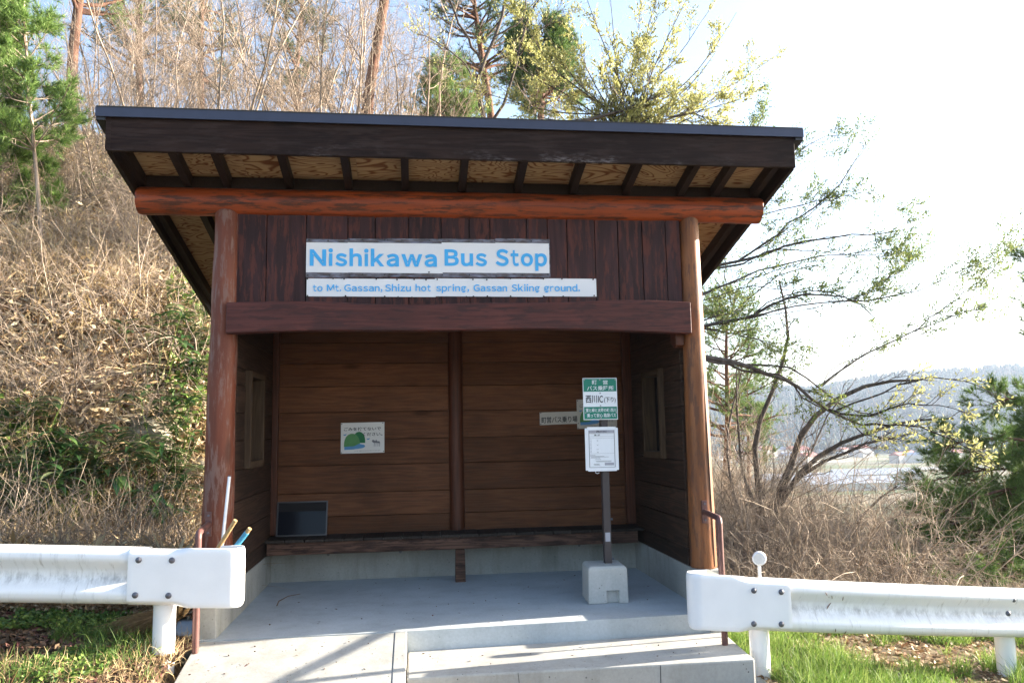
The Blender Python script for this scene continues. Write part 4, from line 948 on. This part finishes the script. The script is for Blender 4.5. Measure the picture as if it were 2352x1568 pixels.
# yellow budding fan
defs = []
gq = np.random.default_rng(61)
for (ex, ey_) in ((1290, 20), (1340, -30), (1400, -40), (1470, -20), (1520, -50), (1590, -30), (1640, 10), (1690, 30), (1640, 120), (1730, 150), (1790, 125), (1700, 230), (1610, 180), (1480, 100), (1380, 110), (1300, 170), (1540, 230), (1250, 230), (1660, 205), (1040, 190), (1100, 90), (1180, 20), (1210, 120), (1150, 200), (1250, 60)):
    bx, by = gq.uniform(1380, 1470), gq.uniform(285, 330); Y = gq.uniform(5.2, 7.4); m = ((bx*.45+ex*.55)+gq.uniform(-25, 25), (by*.45+ey_*.55)+gq.uniform(0, 40))
    defs.append(([(1410+gq.uniform(-15, 15), 560, 6.3), (bx, by, 6.2), (m[0], m[1], (6.2+Y)/2), (ex, ey_, Y)], .030, .006))
defs.append(([(1240, 300, 6.), (1300, 285, 6.), (1400, 262, 6.), (1480, 235, 6.), (1520, 215, 6.1)], .05, .02)); defs.append(([(1480, 300, 6.), (1540, 270, 6.), (1600, 262, 6.), (1640, 280, 6.)], .035, .012))
bud_tree(defs, 62, 'yellow budding tree fanning out over the right half of the roof', [dict(cnt=13, len=.85, r=.008, up=.08, ang=(.25, .6), n=7, wig=.1, tmin=.3), dict(cnt=8, len=.28, r=.004, up=.05, n=5)], L_BUD, B_GREY, .062, 3, drop=.75)
# right tree with fresh green leaves
o_ = (1560, 1000, 3.6)
RT = [([(1560, 760, 3.6), (1640, 745, 3.6), (1720, 730, 3.5), (1790, 690, 3.4), (1870, 675, 3.3), (1960, 690, 3.3), (2010, 730, 3.2)], .05, .012),
      ([(1560, 620, 3.8), (1680, 605, 3.7), (1790, 570, 3.6), (1900, 545, 3.4), (2010, 540, 3.3), (2110, 520, 3.2)], .045, .008),
      ([(1690, 603, 3.7), (1810, 520, 3.5), (1920, 430, 3.4), (1990, 330, 3.3)], .03, .006), ([(1600, 560, 3.8), (1700, 470, 3.7), (1800, 380, 3.6), (1880, 320, 3.5), (1930, 310, 3.5)], .03, .006),
      ([(1560, 700, 3.7), (1650, 665, 3.6), (1720, 625, 3.5), (1830, 600, 3.4), (1940, 585, 3.3), (2090, 570, 3.2)], .03, .006), ([(1720, 730, 3.5), (1850, 700, 3.2), (1990, 690, 3.1), (2120, 660, 3.0), (2210, 620, 2.9), (2310, 565, 2.8)], .022, .005),
      ([(1560, 820, 3.5), (1620, 815, 3.4), (1720, 845, 3.3), (1800, 872, 3.2), (1870, 915, 3.1), (1925, 955, 3.0), (1985, 975, 2.9)], .055, .022),
      ([(1885, 885, 3.1), (1930, 850, 3.1), (1980, 815, 3.0), (2100, 760, 2.9), (2200, 720, 2.8), (2300, 700, 2.8)], .024, .006), ([(2100, 760, 2.9), (2190, 690, 2.8), (2260, 640, 2.7), (2310, 590, 2.6)], .012, .004),
      ([(1640, 430, 3.9), (1660, 520, 3.9), (1665, 620, 3.8), (1680, 700, 3.6)], .016, .012), ([(1560, 500, 4.), (1640, 400, 4.), (1720, 330, 3.9), (1760, 230, 3.8)], .022, .005),
      ([(1600, 580, 3.8), (1720, 500, 3.6), (1850, 470, 3.4), (1990, 440, 3.3), (2060, 470, 3.2)], .02, .005), ([(1960, 690, 3.3), (2040, 640, 3.2), (2100, 590, 3.1)], .014, .005), ([(1560, 740, 3.6), (1700, 770, 3.5), (1800, 790, 3.3)], .02, .006),
      ([(1535, 1480, 4.1), (1540, 1200, 4.0), (1550, 900, 3.8), (1560, 700, 3.8), (1575, 520, 3.9), (1600, 360, 4.)], .12, .04)]
RT = [(a_, b_*(.75 if i_ != 6 else 1.), c_*.8) for i_, (a_, b_, c_) in enumerate(RT)]
gj = np.random.default_rng(171); EX = []
for k_i in list(range(14))*2:
    a_, b_, c_ = RT[k_i]; ox, oy, oz = gj.normal(0, 22), gj.normal(0, 34), gj.normal(0, .35); m_l = len(a_)
    EX.append(([(u+ox*(i/m_l)+gj.normal(0, 9)*(i > 0), v+oy*(i/m_l)*1.6+gj.normal(0, 9)*(i > 0), Y+oz*i/m_l) for i, (u, v, Y) in enumerate(a_)], b_*.45, c_*.6))
RT = EX+RT
RT[-1] = ([(1535, 1300, 4.1)]+RT[-1][0][1:], .12, .04)
bud_tree(RT, 71, 'spreading tree with fresh green leaf buds reaching right from behind the shelter', [dict(cnt=11, len=.60, r=.004, up=.05, ang=(.25, .7), n=7, wig=.11, tmin=.15), dict(cnt=9, len=.24, r=.003, up=.05, n=5, wig=.14)], L_FRESH, B_GREY, .042, 2, drop=.8)
# low branches with bright leaves
bud_tree([([(1905, 940, 3.0), (1985, 955, 2.9), (2080, 930, 2.8), (2170, 935, 2.7), (2250, 960, 2.6)], .02, .005), ([(1985, 975, 2.9), (2080, 975, 2.8), (2180, 1005, 2.7), (2260, 1050, 2.6)], .02, .005),
          ([(1925, 940, 3.0), (2030, 900, 2.9), (2130, 870, 2.8), (2240, 880, 2.7), (2310, 930, 2.7)], .018, .005), ([(1950, 960, 3.0), (2000, 1000, 2.9), (2080, 1010, 2.8)], .014, .004)],
         72, 'low arching branch with bright yellow green leaves over the valley view', [dict(cnt=14, len=.5, r=.005, up=.03, ang=(.25, .7), n=6, wig=.12), dict(cnt=7, len=.2, r=.003, up=.05, n=4)], L_BUD, B_DARK, .055, 2, drop=.45, name='budding_branch')
# multi stem bare tree right of the shelter
gb = at(1752, 4.4); base = [tuple(px2(gb))+(4.4,)]
MSK = 1.75
MS = [(base+[(1752, 1200, 4.4), (1738, 1100, 4.4), (1735, 1010, 4.4), (1782, 880, 4.4), (1812, 760, 4.3), (1790, 640, 4.3)], .05, .012), (base+[(1745, 1220, 4.4), (1710, 1080, 4.5), (1690, 960, 4.6), (1692, 850, 4.6)], .03, .009),
      (base+[(1770, 1200, 4.3), (1810, 1080, 4.2), (1850, 985, 4.1), (1905, 930, 4.), (2000, 885, 3.9), (2110, 870, 3.8)], .06, .014), (base+[(1775, 1210, 4.3), (1840, 1080, 4.1), (1930, 1020, 4.), (2060, 970, 3.8), (2190, 960, 3.6)], .045, .010),
      (base+[(1760, 1190, 4.3), (1830, 1100, 4.2), (1950, 1030, 4.1), (2100, 990, 3.9)], .04, .008), (base+[(1790, 1240, 4.2), (1880, 1235, 4.0), (1960, 1205, 3.9), (2010, 1150, 3.8), (2060, 1115, 3.7)], .04, .009),
      (base+[(1700, 1180, 4.5), (1668, 1040, 4.8), (1690, 900, 5.), (1720, 780, 5.)], .022, .006), (base+[(1800, 1130, 4.5), (1860, 1040, 4.7), (1900, 960, 4.8), (1960, 880, 4.9)], .022, .006),
      (base+[(1730, 1150, 4.4), (1650, 1290, 4.2), (1640, 1330, 4.0)], .02, .008)]
bud_tree([(a_, b_*MSK, c_*MSK) for a_, b_, c_ in MS], 81, 'many stemmed bare tree arching right behind the right handrail', [dict(cnt=14, len=.8, r=.007, up=.04, ang=(.3, .9), n=7, wig=.16), dict(cnt=7, len=.36, r=.004, up=.03, n=5, wig=.2)], L_BUD, B_GREY, .03, 0, name='bare_tree', k=8)
# ================================================================== THICKET RIGHT
def shrub(seed, h=1.6, n=34):
    g = np.random.default_rng(seed); p = Plant(); S = g.normal(0, .28, (n, 3))*np.array([1, 1, 0]); Dr = np.stack([g.normal(0, .55, n), g.normal(0, .55, n), np.ones(n)], 1)
    P = walk(S, Dr, g.uniform(.5, 1.1, n)*h, 8, .16, -.02, g, .25); r0 = g.uniform(.004, .009, n); p.add(P, r0, r0*.3, 4)
    twigs(p, P, r0, r0*.3, [dict(cnt=6, len=h*.4, r=.004, up=.0, ang=(.4, 1.2), n=6, wig=.25), dict(cnt=3, len=h*.2, r=.0028, up=.0, n=4, wig=.3)], g); return p
sp_ = [shrub(100+i, 1.7).build('bare_shrub', 'tangled tan bare shrub in the thicket beyond the right guardrail', 'shrub', B_BRUSH, None, (0, 0, 0), 'bare shrubs below the road on the right', wname='stems') for i in range(4)]
gs = np.random.default_rng(9); k_ = 0
for i in range(88):
    pxx = gs.uniform(1600, 2480); Y = 1.7+8.5*gs.random()**1.1; q = at(pxx, Y); s_ = gs.uniform(.85, 1.3)*(1+.06*Y)
    if q[0] < (5.0 if Y < 3.2 else 4.2) or (pxx > 2060 and Y < 5.5): continue
    loc = (q[0], q[1], q[2]-.05)
    if k_ < 4: r_ = sp_[k_]; r_.location = loc; r_.scale = (s_,)*3
    else: copy_tree(sp_[k_ % 4], loc, gs.uniform(0, 6.28), s_)
    k_ += 1
tall = [shrub(150+i, 2.6, 22).build('bare_shrub', 'tall thin grey twigged shrub against the valley behind the right guardrail', 'shrub', B_BRUSH, None, (0, 0, 0), 'tall bare shrubs against the valley', wname='stems') for i in range(3)]
for i in range(60):
    Y = gs.uniform(4, 10); q = at(gs.uniform(1630, 2420) if i % 2 else gs.uniform(1630, 1950), Y); s_ = gs.uniform(.8, 1.15)*(.8+.05*Y); loc = (q[0], q[1], q[2]-.05)
    if i < 3: tall[i].location = loc; tall[i].scale = (s_,)*3
    else: copy_tree(tall[i % 3], loc, gs.uniform(0, 6.28), s_)
# shrubs on the left bank
sl4 = [shrub(200+i, 1.3, 16).build('bare_shrub', 'thin leafless shrub on the left bank', 'shrub', B_TAN, None, (0, 0, 0), 'leafless shrubs on the left bank', wname='stems') for i in range(3)]
for i in range(44):
    pxx = gs.uniform(-60, 480); Y = 2.0+6*gs.random(); q = at(pxx, Y); s_ = gs.uniform(.7, 1.3); loc = (q[0], q[1], q[2]-.05)
    if i < 3: r_ = sl4[i]; r_.location = loc; r_.scale = (s_,)*3
    else: copy_tree(sl4[i % 3], loc, gs.uniform(0, 6.28), s_)
# ================================================================== GROUND COVER (uncountable)
def slope_n(x, y):
    e = .05; zx = (ground(x+e, y)-ground(x-e, y))/(2*e); zy = (ground(x, y+e)-ground(x, y-e))/(2*e); return norm(np.stack([-zx, -zy, np.ones_like(zx)], -1))
def blades(x, y, L, wd, lean, mat, name, g, up=.4, seg=3, off=0.):
    m = len(x); base = np.stack([x, y, ground(x, y)+off], -1); nn = slope_n(x, y); d = norm(nn*up+g.normal(0, lean, (m, 3))+np.array([0, 0, .35])); 
    P = walk(base, d, L, seg+1, .14, -.02, g, .45); side = norm(np.cross(d, g.normal(0, 1, (m, 3))))*(wd[:, None]*.5)
    V = []; n = seg+1
    for i in range(n):
        f = 1-(i/(n-1))**1.5*.9; V += [P[:, i]-side*f, P[:, i]+side*f]
    V = np.stack(V, 1).reshape(-1, 3); I = np.arange(m)[:, None]*(2*n); F = np.concatenate([np.concatenate([I+2*i, I+2*i+1, I+2*i+3, I+2*i+2], 1) for i in range(n-1)])
    o = npmesh(name, V, [F], mat); o['kind'] = 'stuff'; return o
def clumpy(x, y, g, s, thr, seed): return vnoise(x, y, s, seed) > thr
g = np.random.default_rng(31)
def bank_pts(n, y0=.7, y1=19, pw=2.1):
    Y = y0+(y1-y0)*g.random(n)**pw; px_ = g.uniform(-120, 500, n); a = np.arctan((px_-1176)/FPX)-YAW; X = CAM[0]+np.tan(a)*(Y-CAM[1])/1.0
    ok = X < -.22; return X[ok], Y[ok]
X, Y = bank_pts(70000); ok = vnoise(X, Y, .8, 41)+.5*vnoise(X, Y, .25, 42) > -.08; X, Y = X[ok], Y[ok]; o = blades(X, Y, g.uniform(.08, .38, len(X))*(1+vnoise(X, Y, 1.5, 43)), g.uniform(.004, .009, len(X)), .55, L_DEAD, 'dead_grass', g)
tag(o, 'pale dead grass and stalks covering the left bank', 'dead grass', kind='stuff')
X, Y = bank_pts(16000); ok = clumpy(X, Y, g, .9, .02, 12) & (Y > 1.2); X, Y = X[ok], Y[ok]
o = blades(X, Y, g.uniform(.4, .9, len(X)), g.uniform(.005, .010, len(X)), .35, L_DEAD, 'dead_grass', g); tag(o, 'long bleached grass tufts bending down the left bank', 'dead grass', kind='stuff')
def litter(X, Y, sz, mat, name, off=.01, tilt=.5):
    m = len(X); base = np.stack([X, Y, ground(X, Y)+off], -1); nn = slope_n(X, Y); d = norm(np.cross(nn, g.normal(0, 1, (m, 3)))+nn*g.normal(0, tilt, (m, 1)))
    sd = norm(np.cross(nn, d)+nn*g.normal(0, tilt, (m, 1))); L = sz[:, None]; V = np.stack([base-d*L*.5, base+sd*L*.28+nn*L*.1, base+d*L*.5, base-sd*L*.28], 1).reshape(-1, 3)
    o = npmesh(name, V, [np.arange(m*4).reshape(m, 4)], mat); o['kind'] = 'stuff'; return o
X, Y = bank_pts(60000, .2); tag(litter(X, Y, g.uniform(.05, .14, len(X)), L_LITTER, 'leaf_litter', .07, .9), 'brown fallen leaves scattered over the left bank', 'leaf litter', kind='stuff')
X, Y = bank_pts(30000, 2.2); ok = (vnoise(X, Y, 1.3, 14) > .20); X, Y = X[ok], Y[ok]
m_ = len(X); pp = Plant(); base = np.stack([X, Y, ground(X, Y)+g.uniform(.08, .50, m_)], -1); pp.leaves(base, g.normal(0, 1, (m_, 3))*np.array([1, 1, .5]), g.uniform(.06, .15, m_), g.uniform(.03, .065, m_), g)
o = npmesh('weeds', np.concatenate(pp.LV), [np.concatenate(pp.LF)], L_WEED); tag(o, 'small green leaves growing through the dead grass on the bank', 'weeds', kind='stuff')
X, Y = bank_pts(15000, 1.2); m_ = len(X); pp = Plant(); base = np.stack([X, Y, ground(X, Y)+g.uniform(.03, .30, m_)], -1)
pp.leaves(base, g.normal(0, 1, (m_, 3))*np.array([1, 1, .8])+np.array([0, -.3, -.2]), g.uniform(.12, .26, m_), g.uniform(.025, .05, m_), g)
o = npmesh('leaf_litter', np.concatenate(pp.LV), [np.concatenate(pp.LF)], L_CREAM); tag(o, 'long cream withered bamboo leaves caught in the brush of the bank', 'leaf litter', kind='stuff')
X, Y = bank_pts(6000, 1.4); S_ = np.stack([X, Y, ground(X, Y)+g.uniform(0, .3, len(X))], -1); Dd = g.normal(0, 1, S_.shape)*np.array([1, .7, .6])+np.array([0, -.3, .4]); P_ = walk(S_, Dd, g.uniform(.25, 1.1, len(X)), 6, .22, 0, g); V_, F_ = tubes(P_, g.uniform(.002, .006, len(X)), np.full(len(X), .001), 3)
tag(npmesh('brush', V_, [F_], B_BRUSH), 'fallen grey twigs tangled over the left bank', 'brush', kind='stuff')
# left verge under the rail
def rect_pts(n, x0, x1, y0, y1): return g.uniform(x0, x1, n), g.uniform(y0, y1, n)
def not_built(X, Y): return ~((X > -.015) & (X < 3.66) & (Y > -1.6)) & ~((X > -.34) & (X < 0) & (Y > -.3))
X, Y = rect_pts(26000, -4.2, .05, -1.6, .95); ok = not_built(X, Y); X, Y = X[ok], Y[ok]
tag(litter(X, Y, g.uniform(.02, .07, len(X)), L_LITTER_SHADE, 'leaf_litter', .012), 'brown leaf litter on the verge under the left guardrail', 'leaf litter', kind='stuff')
X, Y = rect_pts(42000, -4.2, .08, -1.5, .6); ok = not_built(X, Y) & (vnoise(X, Y, .55, 15) > -.12); X, Y = X[ok], Y[ok]; m_ = len(X); pp = Plant()
base = np.stack([X, Y, ground(X, Y)+g.uniform(.01, .06, m_)], -1); pp.leaves(base, g.normal(0, 1, (m_, 3))*np.array([1, 1, .35]), g.uniform(.02, .045, m_), g.uniform(.014, .028, m_), g)
o = npmesh('clover', np.concatenate(pp.LV), [np.concatenate(pp.LF)], L_WEED); tag(o, 'low green clover patches on the verge under the left guardrail', 'clover', kind='stuff')
X, Y = rect_pts(18000, -4.2, .08, -1.5, .5); ok = not_built(X, Y) & (vnoise(X, Y, .4, 16) > .2); X, Y = X[ok], Y[ok]
o = blades(X, Y, g.uniform(.06, .18, len(X)), g.uniform(.003, .006, len(X)), .3, L_WEED, 'grass', g); tag(o, 'green grass tufts on the verge under the left guardrail', 'grass', kind='stuff')
X, Y = rect_pts(9000, -3, .1, -1.6, -.3); ok = not_built(X, Y) & ((np.abs(X) < .35) | (Y < -1.0)); X, Y = X[ok], Y[ok]
o = blades(X, Y, g.uniform(.05, .16, len(X)), g.uniform(.003, .005, len(X)), .8, L_DEAD, 'dead_grass', g); tag(o, 'dry straw grass along the edge of the ramp', 'dead grass', kind='stuff')
# right verge
X, Y = rect_pts(90000, 3.7, 10, -1.6, 1.4); dn_ = vnoise(X, Y, .6, 17)+.5*vnoise(X, Y, .2, 18); ok = not_built(X, Y) & (X > 3.78-.0*Y) & (dn_ > -.10+.10*Y); X, Y = X[ok], Y[ok]
o = blades(X, Y, g.uniform(.06, .20, len(X))*(1+.6*(vnoise(X, Y, .5, 19))), g.uniform(.003, .006, len(X)), .28, L_GRASS, 'grass', g); tag(o, 'bright green grass beneath the right guardrail', 'grass', kind='stuff')
X, Y = rect_pts(20000, 3.7, 10, -1.6, 3.0); ok = not_built(X, Y); X, Y = X[ok], Y[ok]
tag(litter(X, Y, g.uniform(.02, .07, len(X)), L_LITTER, 'leaf_litter', .012), 'dry leaves and straw between the tufts right of the steps', 'leaf litter', kind='stuff')
Yb = 1.0+13*g.random(60000)**1.5; pb_ = g.uniform(1590, 2480, 60000); ab = np.arctan((pb_-1176)/FPX)-YAW; Xb = CAM[0]+np.tan(ab)*(Yb-CAM[1]); ok = (Xb > 3.9); Xb, Yb = Xb[ok], Yb[ok]
o = blades(Xb, Yb, g.uniform(.15, .6, len(Xb)), g.uniform(.004, .008, len(Xb)), .8, L_GREYD, 'dead_grass', g, seg=4); tag(o, 'tan dry undergrowth filling the slope right of the shelter', 'undergrowth', kind='stuff')
# fallen stick on the right verge
st_ = [wpt(1790, 1485, .0), wpt(1850, 1525, -.1), wpt(1960, 1550, -.25)]
for q in st_: q[2] = gz(q[0], q[1])+.03
tag(MB().tube([tuple(q) for q in st_], [.006, .005, .003], 5).build('fallen_branch', B_GREY, None), 'thin fallen branch lying in the grass behind the right guardrail', 'branch')
nd = 70; X = g.uniform(.15, 3.4, nd); Y = g.uniform(-.38, 1.45, nd); Zf = np.full(nd, .004); X2 = g.uniform(.05, 1.2, 40); Y2 = g.uniform(-1.1, -.5, 40); Z2 = np.interp(-Y2, [.4385, .75, 1.0, 1.5], [-.003, -.068, -.125, -.24])+.004
X3 = g.uniform(1.45, 3.5, 30); Y3 = g.uniform(-.95, -.5, 30); Z3 = np.full(30, -.127); Xa = np.r_[X, X2, X3]; Ya = np.r_[Y, Y2, Y3]; Za = np.r_[Zf, Z2, Z3]; pp = Plant(); m_ = len(Xa)
pp.leaves(np.stack([Xa, Ya, Za], -1), g.normal(0, 1, (m_, 3))*np.array([1, 1, 0])+np.array([0, 0, .05]), g.uniform(.006, .03, m_), g.uniform(.003, .012, m_), g, .3)
tag(npmesh('floor_debris', np.concatenate(pp.LV), [np.concatenate(pp.LF)], L_LITTER_SHADE), 'tiny dry leaf crumbs scattered on the concrete', 'debris', kind='stuff')
# ================================================================== BAMBOO GRASS
def sasa(seed, stems=7, h=.55):
    g2 = np.random.default_rng(seed); p = Plant(); S = g2.normal(0, .09, (stems, 3))*np.array([1, 1, 0]); Dr = np.stack([g2.normal(0, .35, stems), g2.normal(-.3, .3, stems), np.ones(stems)], 1)
    P = walk(S, Dr, g2.uniform(.6, 1.2, stems)*h, 6, .08, 0, g2, .2); p.add(P, np.full(stems, .003), np.full(stems, .0018), 4)
    for i in range(stems):
        nl = g2.integers(5, 9); tip = P[i, -1]; dd = norm(P[i, -1]-P[i, -2])
        for j in range(nl):
            a = g2.uniform(0, 6.28); d = norm(np.array([math.cos(a), math.sin(a), .25])+dd*.5); L = g2.uniform(.15, .27); w_ = L*.21; n = 6; cur = tip-dd*.015*j; pts = [cur]
            for s_ in range(n-1): d = norm(d+np.array([0, 0, -.22])); cur = cur+d*L/(n-1); pts.append(cur)
            pts = np.array(pts); sd = norm(np.cross(d, [0, 0, 1.])); wv = np.array([.25, .8, 1, .85, .5, .03])*w_*.5
            V = np.concatenate([pts-sd*wv[:, None], pts-np.array([0, 0, .012])*(wv[:, None]/w_), pts+sd*wv[:, None]]); I = np.arange(n-1)
            F = np.concatenate([np.stack([I, I+1, I+1+n, I+n], 1), np.stack([I+n, I+1+n, I+1+2*n, I+2*n], 1)]); p.LV.append(V); p.LF.append(F+p.ln); p.ln += len(V)
    return p
sp5 = [sasa(300+i, 4+i).build('bamboo_grass', 'clump of dark green broad bamboo grass leaves on the left bank', 'plant', L_WEED, L_SASA, (0, 0, 0), 'bamboo grass clumps on the left bank', wname='stems', lname='leaves') for i in range(4)]
ss = [(240, 1160), (300, 1150), (330, 1110), (400, 1080), (430, 1050), (90, 1120), (60, 1190), (150, 1180), (130, 1230), (380, 1180), (430, 1215), (280, 1230), (200, 1210), (420, 1120), (350, 1210), (30, 1100), (410, 830), (440, 900), (390, 900), (350, 880), (300, 1050), (350, 1040), (440, 780), (100, 1235), (445, 1150), (370, 1230)]
for i, (u, v) in enumerate(ss):
    # intersect the ray with the bank
    d = ray((u, v+25)); t = 3.; 
    while t < 40 and (CAM+d*t)[2] > gz(*(CAM+d*t)[:2]): t += .05
    q = CAM+d*t; s_ = gs.uniform(1.2, 1.6)*(1+.03*max(0, t-7)); loc = (q[0], q[1], gz(q[0], q[1])-.02)
    if i < 4: r_ = sp5[i]; r_.location = loc; r_.scale = (s_,)*3
    else: copy_tree(sp5[i % 4], loc, gs.uniform(0, 6.28), s_)
# pale rock in the bank
def rock(u, v, sc_, label, seed):
    d = ray((u, v)); t = 3.
    while t < 40 and (CAM+d*t)[2] > gz(*(CAM+d*t)[:2]): t += .03
    q = CAM+d*t; bm = bmesh.new(); bmesh.ops.create_icosphere(bm, subdivisions=4, radius=1); 
    for vv in bm.verts:
        c = vv.co.copy(); k = 1+.5*float(vnoise(c.x*3+seed, c.y*3+c.z*5, 1.1, 3))+.25*float(vnoise(c.x*7, c.z*7+c.y*4, 1, 8)); vv.co = Vector((c.x*sc_[0]*k, c.y*sc_[1]*k, c.z*sc_[2]*k))
    me = bpy.data.meshes.new('rock'); bm.to_mesh(me); bm.free(); o = bpy.data.objects.new('rock', me); C.objects.link(o); o.location = (q[0], q[1]+sc_[1]*.45, q[2]); me.materials.append(M_ROCK); tag(o, label, 'rock')
M_ROCK = mat_concrete('pale_rock', (.46, .41, .32), .5, .3, 1.)
rock(325, 1010, (.34, .2, .26), 'pale weathered rock showing through the left bank', 1); rock(440, 1080, (.22, .15, .14), 'smaller pale rock near the left front post', 5)
# ================================================================== VILLAGE AND FAR SHEDS
M_HW = mat_flat('house_wall', (.5, .48, .45), .8, .2); M_HR = mat_flat('house_roof_red', (.28, .10, .08), .6, .3); M_HB = mat_flat('house_roof_blue', (.16, .2, .27), .5, .3); M_SHED = mat_flat('pale_sheet_roof', (.30, .34, .40), .4, .4)
def house(w_, d_, h_, rf, name, label, group):
    r = empty(name, (0, 0, 0), label, 'house' if name == 'house' else 'greenhouse', group)
    MB().box(-w_/2, w_/2, -d_/2, d_/2, -1, h_).build('wall', M_HW, r)
    MB().prism([(-d_/2-.5, h_+.02), (d_/2+.5, h_+.02), (0, h_+d_*.28)], 0, -w_/2-.5, w_/2+.5).build('roof', rf, r); return r
hp = [house(11, 8, 5.5, M_HR, 'house', 'small far house in the valley village', 'houses of the valley village'), house(13, 8, 5.5, M_HB, 'house', 'small far house in the valley village', 'houses of the valley village'), house(9, 7, 3, M_HW, 'house', 'small far house in the valley village', 'houses of the valley village')]
gh = np.random.default_rng(77)
for i in range(46):
    pxx = gh.uniform(1640, 2200); Y = gh.uniform(480, 760)
    if i < 16: pxx = gh.uniform(1650, 1850); Y = gh.uniform(520, 640)
    q = at(pxx, Y); loc = tuple(q)
    if i < 3: hp[i].location = loc
    else: copy_tree(hp[i % 3], loc, gh.uniform(-.5, .5), gh.uniform(.8, 1.3))
sh_ = house(42, 9, 3, M_SHED, 'greenhouse', 'long pale roofed greenhouse on the valley floor', 'greenhouses on the valley floor')
for i, (pxx, Y) in enumerate(((1830, 330), (2000, 350), (1950, 300))):
    q = at(pxx, Y)
    if i == 0: sh_.location = tuple(q)
    else: copy_tree(sh_, tuple(q), .06*i-.1, 1)
# ================================================================== FAR FOREST
gf = np.random.default_rng(88); nT = 9000
a = np.radians(gf.uniform(15, 47, nT)); r = 760+(1330-760)*gf.random(nT)**.8; X = CAM[0]+np.sin(a)*r; Y = CAM[1]+np.cos(a)*r; Z = ground(X, Y)-1
H = gf.uniform(9, 17, nT); Wd = H*gf.uniform(.16, .30, nT); lay = []; FF = []; n0 = 0
for (z0, z1, w0) in ((.12, .62, 1.), (.40, .85, .72), (.65, 1., .45)):
    k = 5; th = np.arange(k)*2*np.pi/k; jit = gf.uniform(.75, 1.25, (nT, k)); ring = np.stack([X[:, None]+np.cos(th)*Wd[:, None]*w0*jit, Y[:, None]+np.sin(th)*Wd[:, None]*w0*jit, np.repeat((Z+H*z0)[:, None], k, 1)], -1)
    top = np.stack([X, Y, Z+H*z1], -1)[:, None]; V = np.concatenate([ring, top], 1); b0 = n0+np.arange(nT)*(k+1)
    for j in range(k): FF.append(np.stack([b0+j, b0+(j+1) % k, b0+k], 1))
    lay.append(V.reshape(-1, 3)); n0 += nT*(k+1)
L_FAR = m_leaf('far_forest', [(.022, .045, .028), (.035, .065, .035), (.10, .085, .06), (.05, .07, .04)], .0, .9)
tag(npmesh('forest', np.concatenate(lay), [np.concatenate(FF)], L_FAR), 'conifer forest covering the far hills', 'forest', kind='stuff')
# ================================================================== HAZE
hz = MB().box(-1750, 1950, -450, 2050, -60, 190).build('haze', None, None); hz['kind'] = 'stuff'
mh = bpy.data.materials.new('haze_air'); mh.use_nodes = True; t_ = mh.node_tree; t_.nodes.remove(t_.nodes['Principled BSDF'])
vp = t_.nodes.new('ShaderNodeVolumePrincipled'); vp.inputs['Color'].default_value = (.62, .76, 1, 1); vp.inputs['Density'].default_value = .00020; vp.inputs['Anisotropy'].default_value = .3
t_.links.new(vp.outputs[0], t_.nodes['Material Output'].inputs['Volume']); hz.data.materials.append(mh)
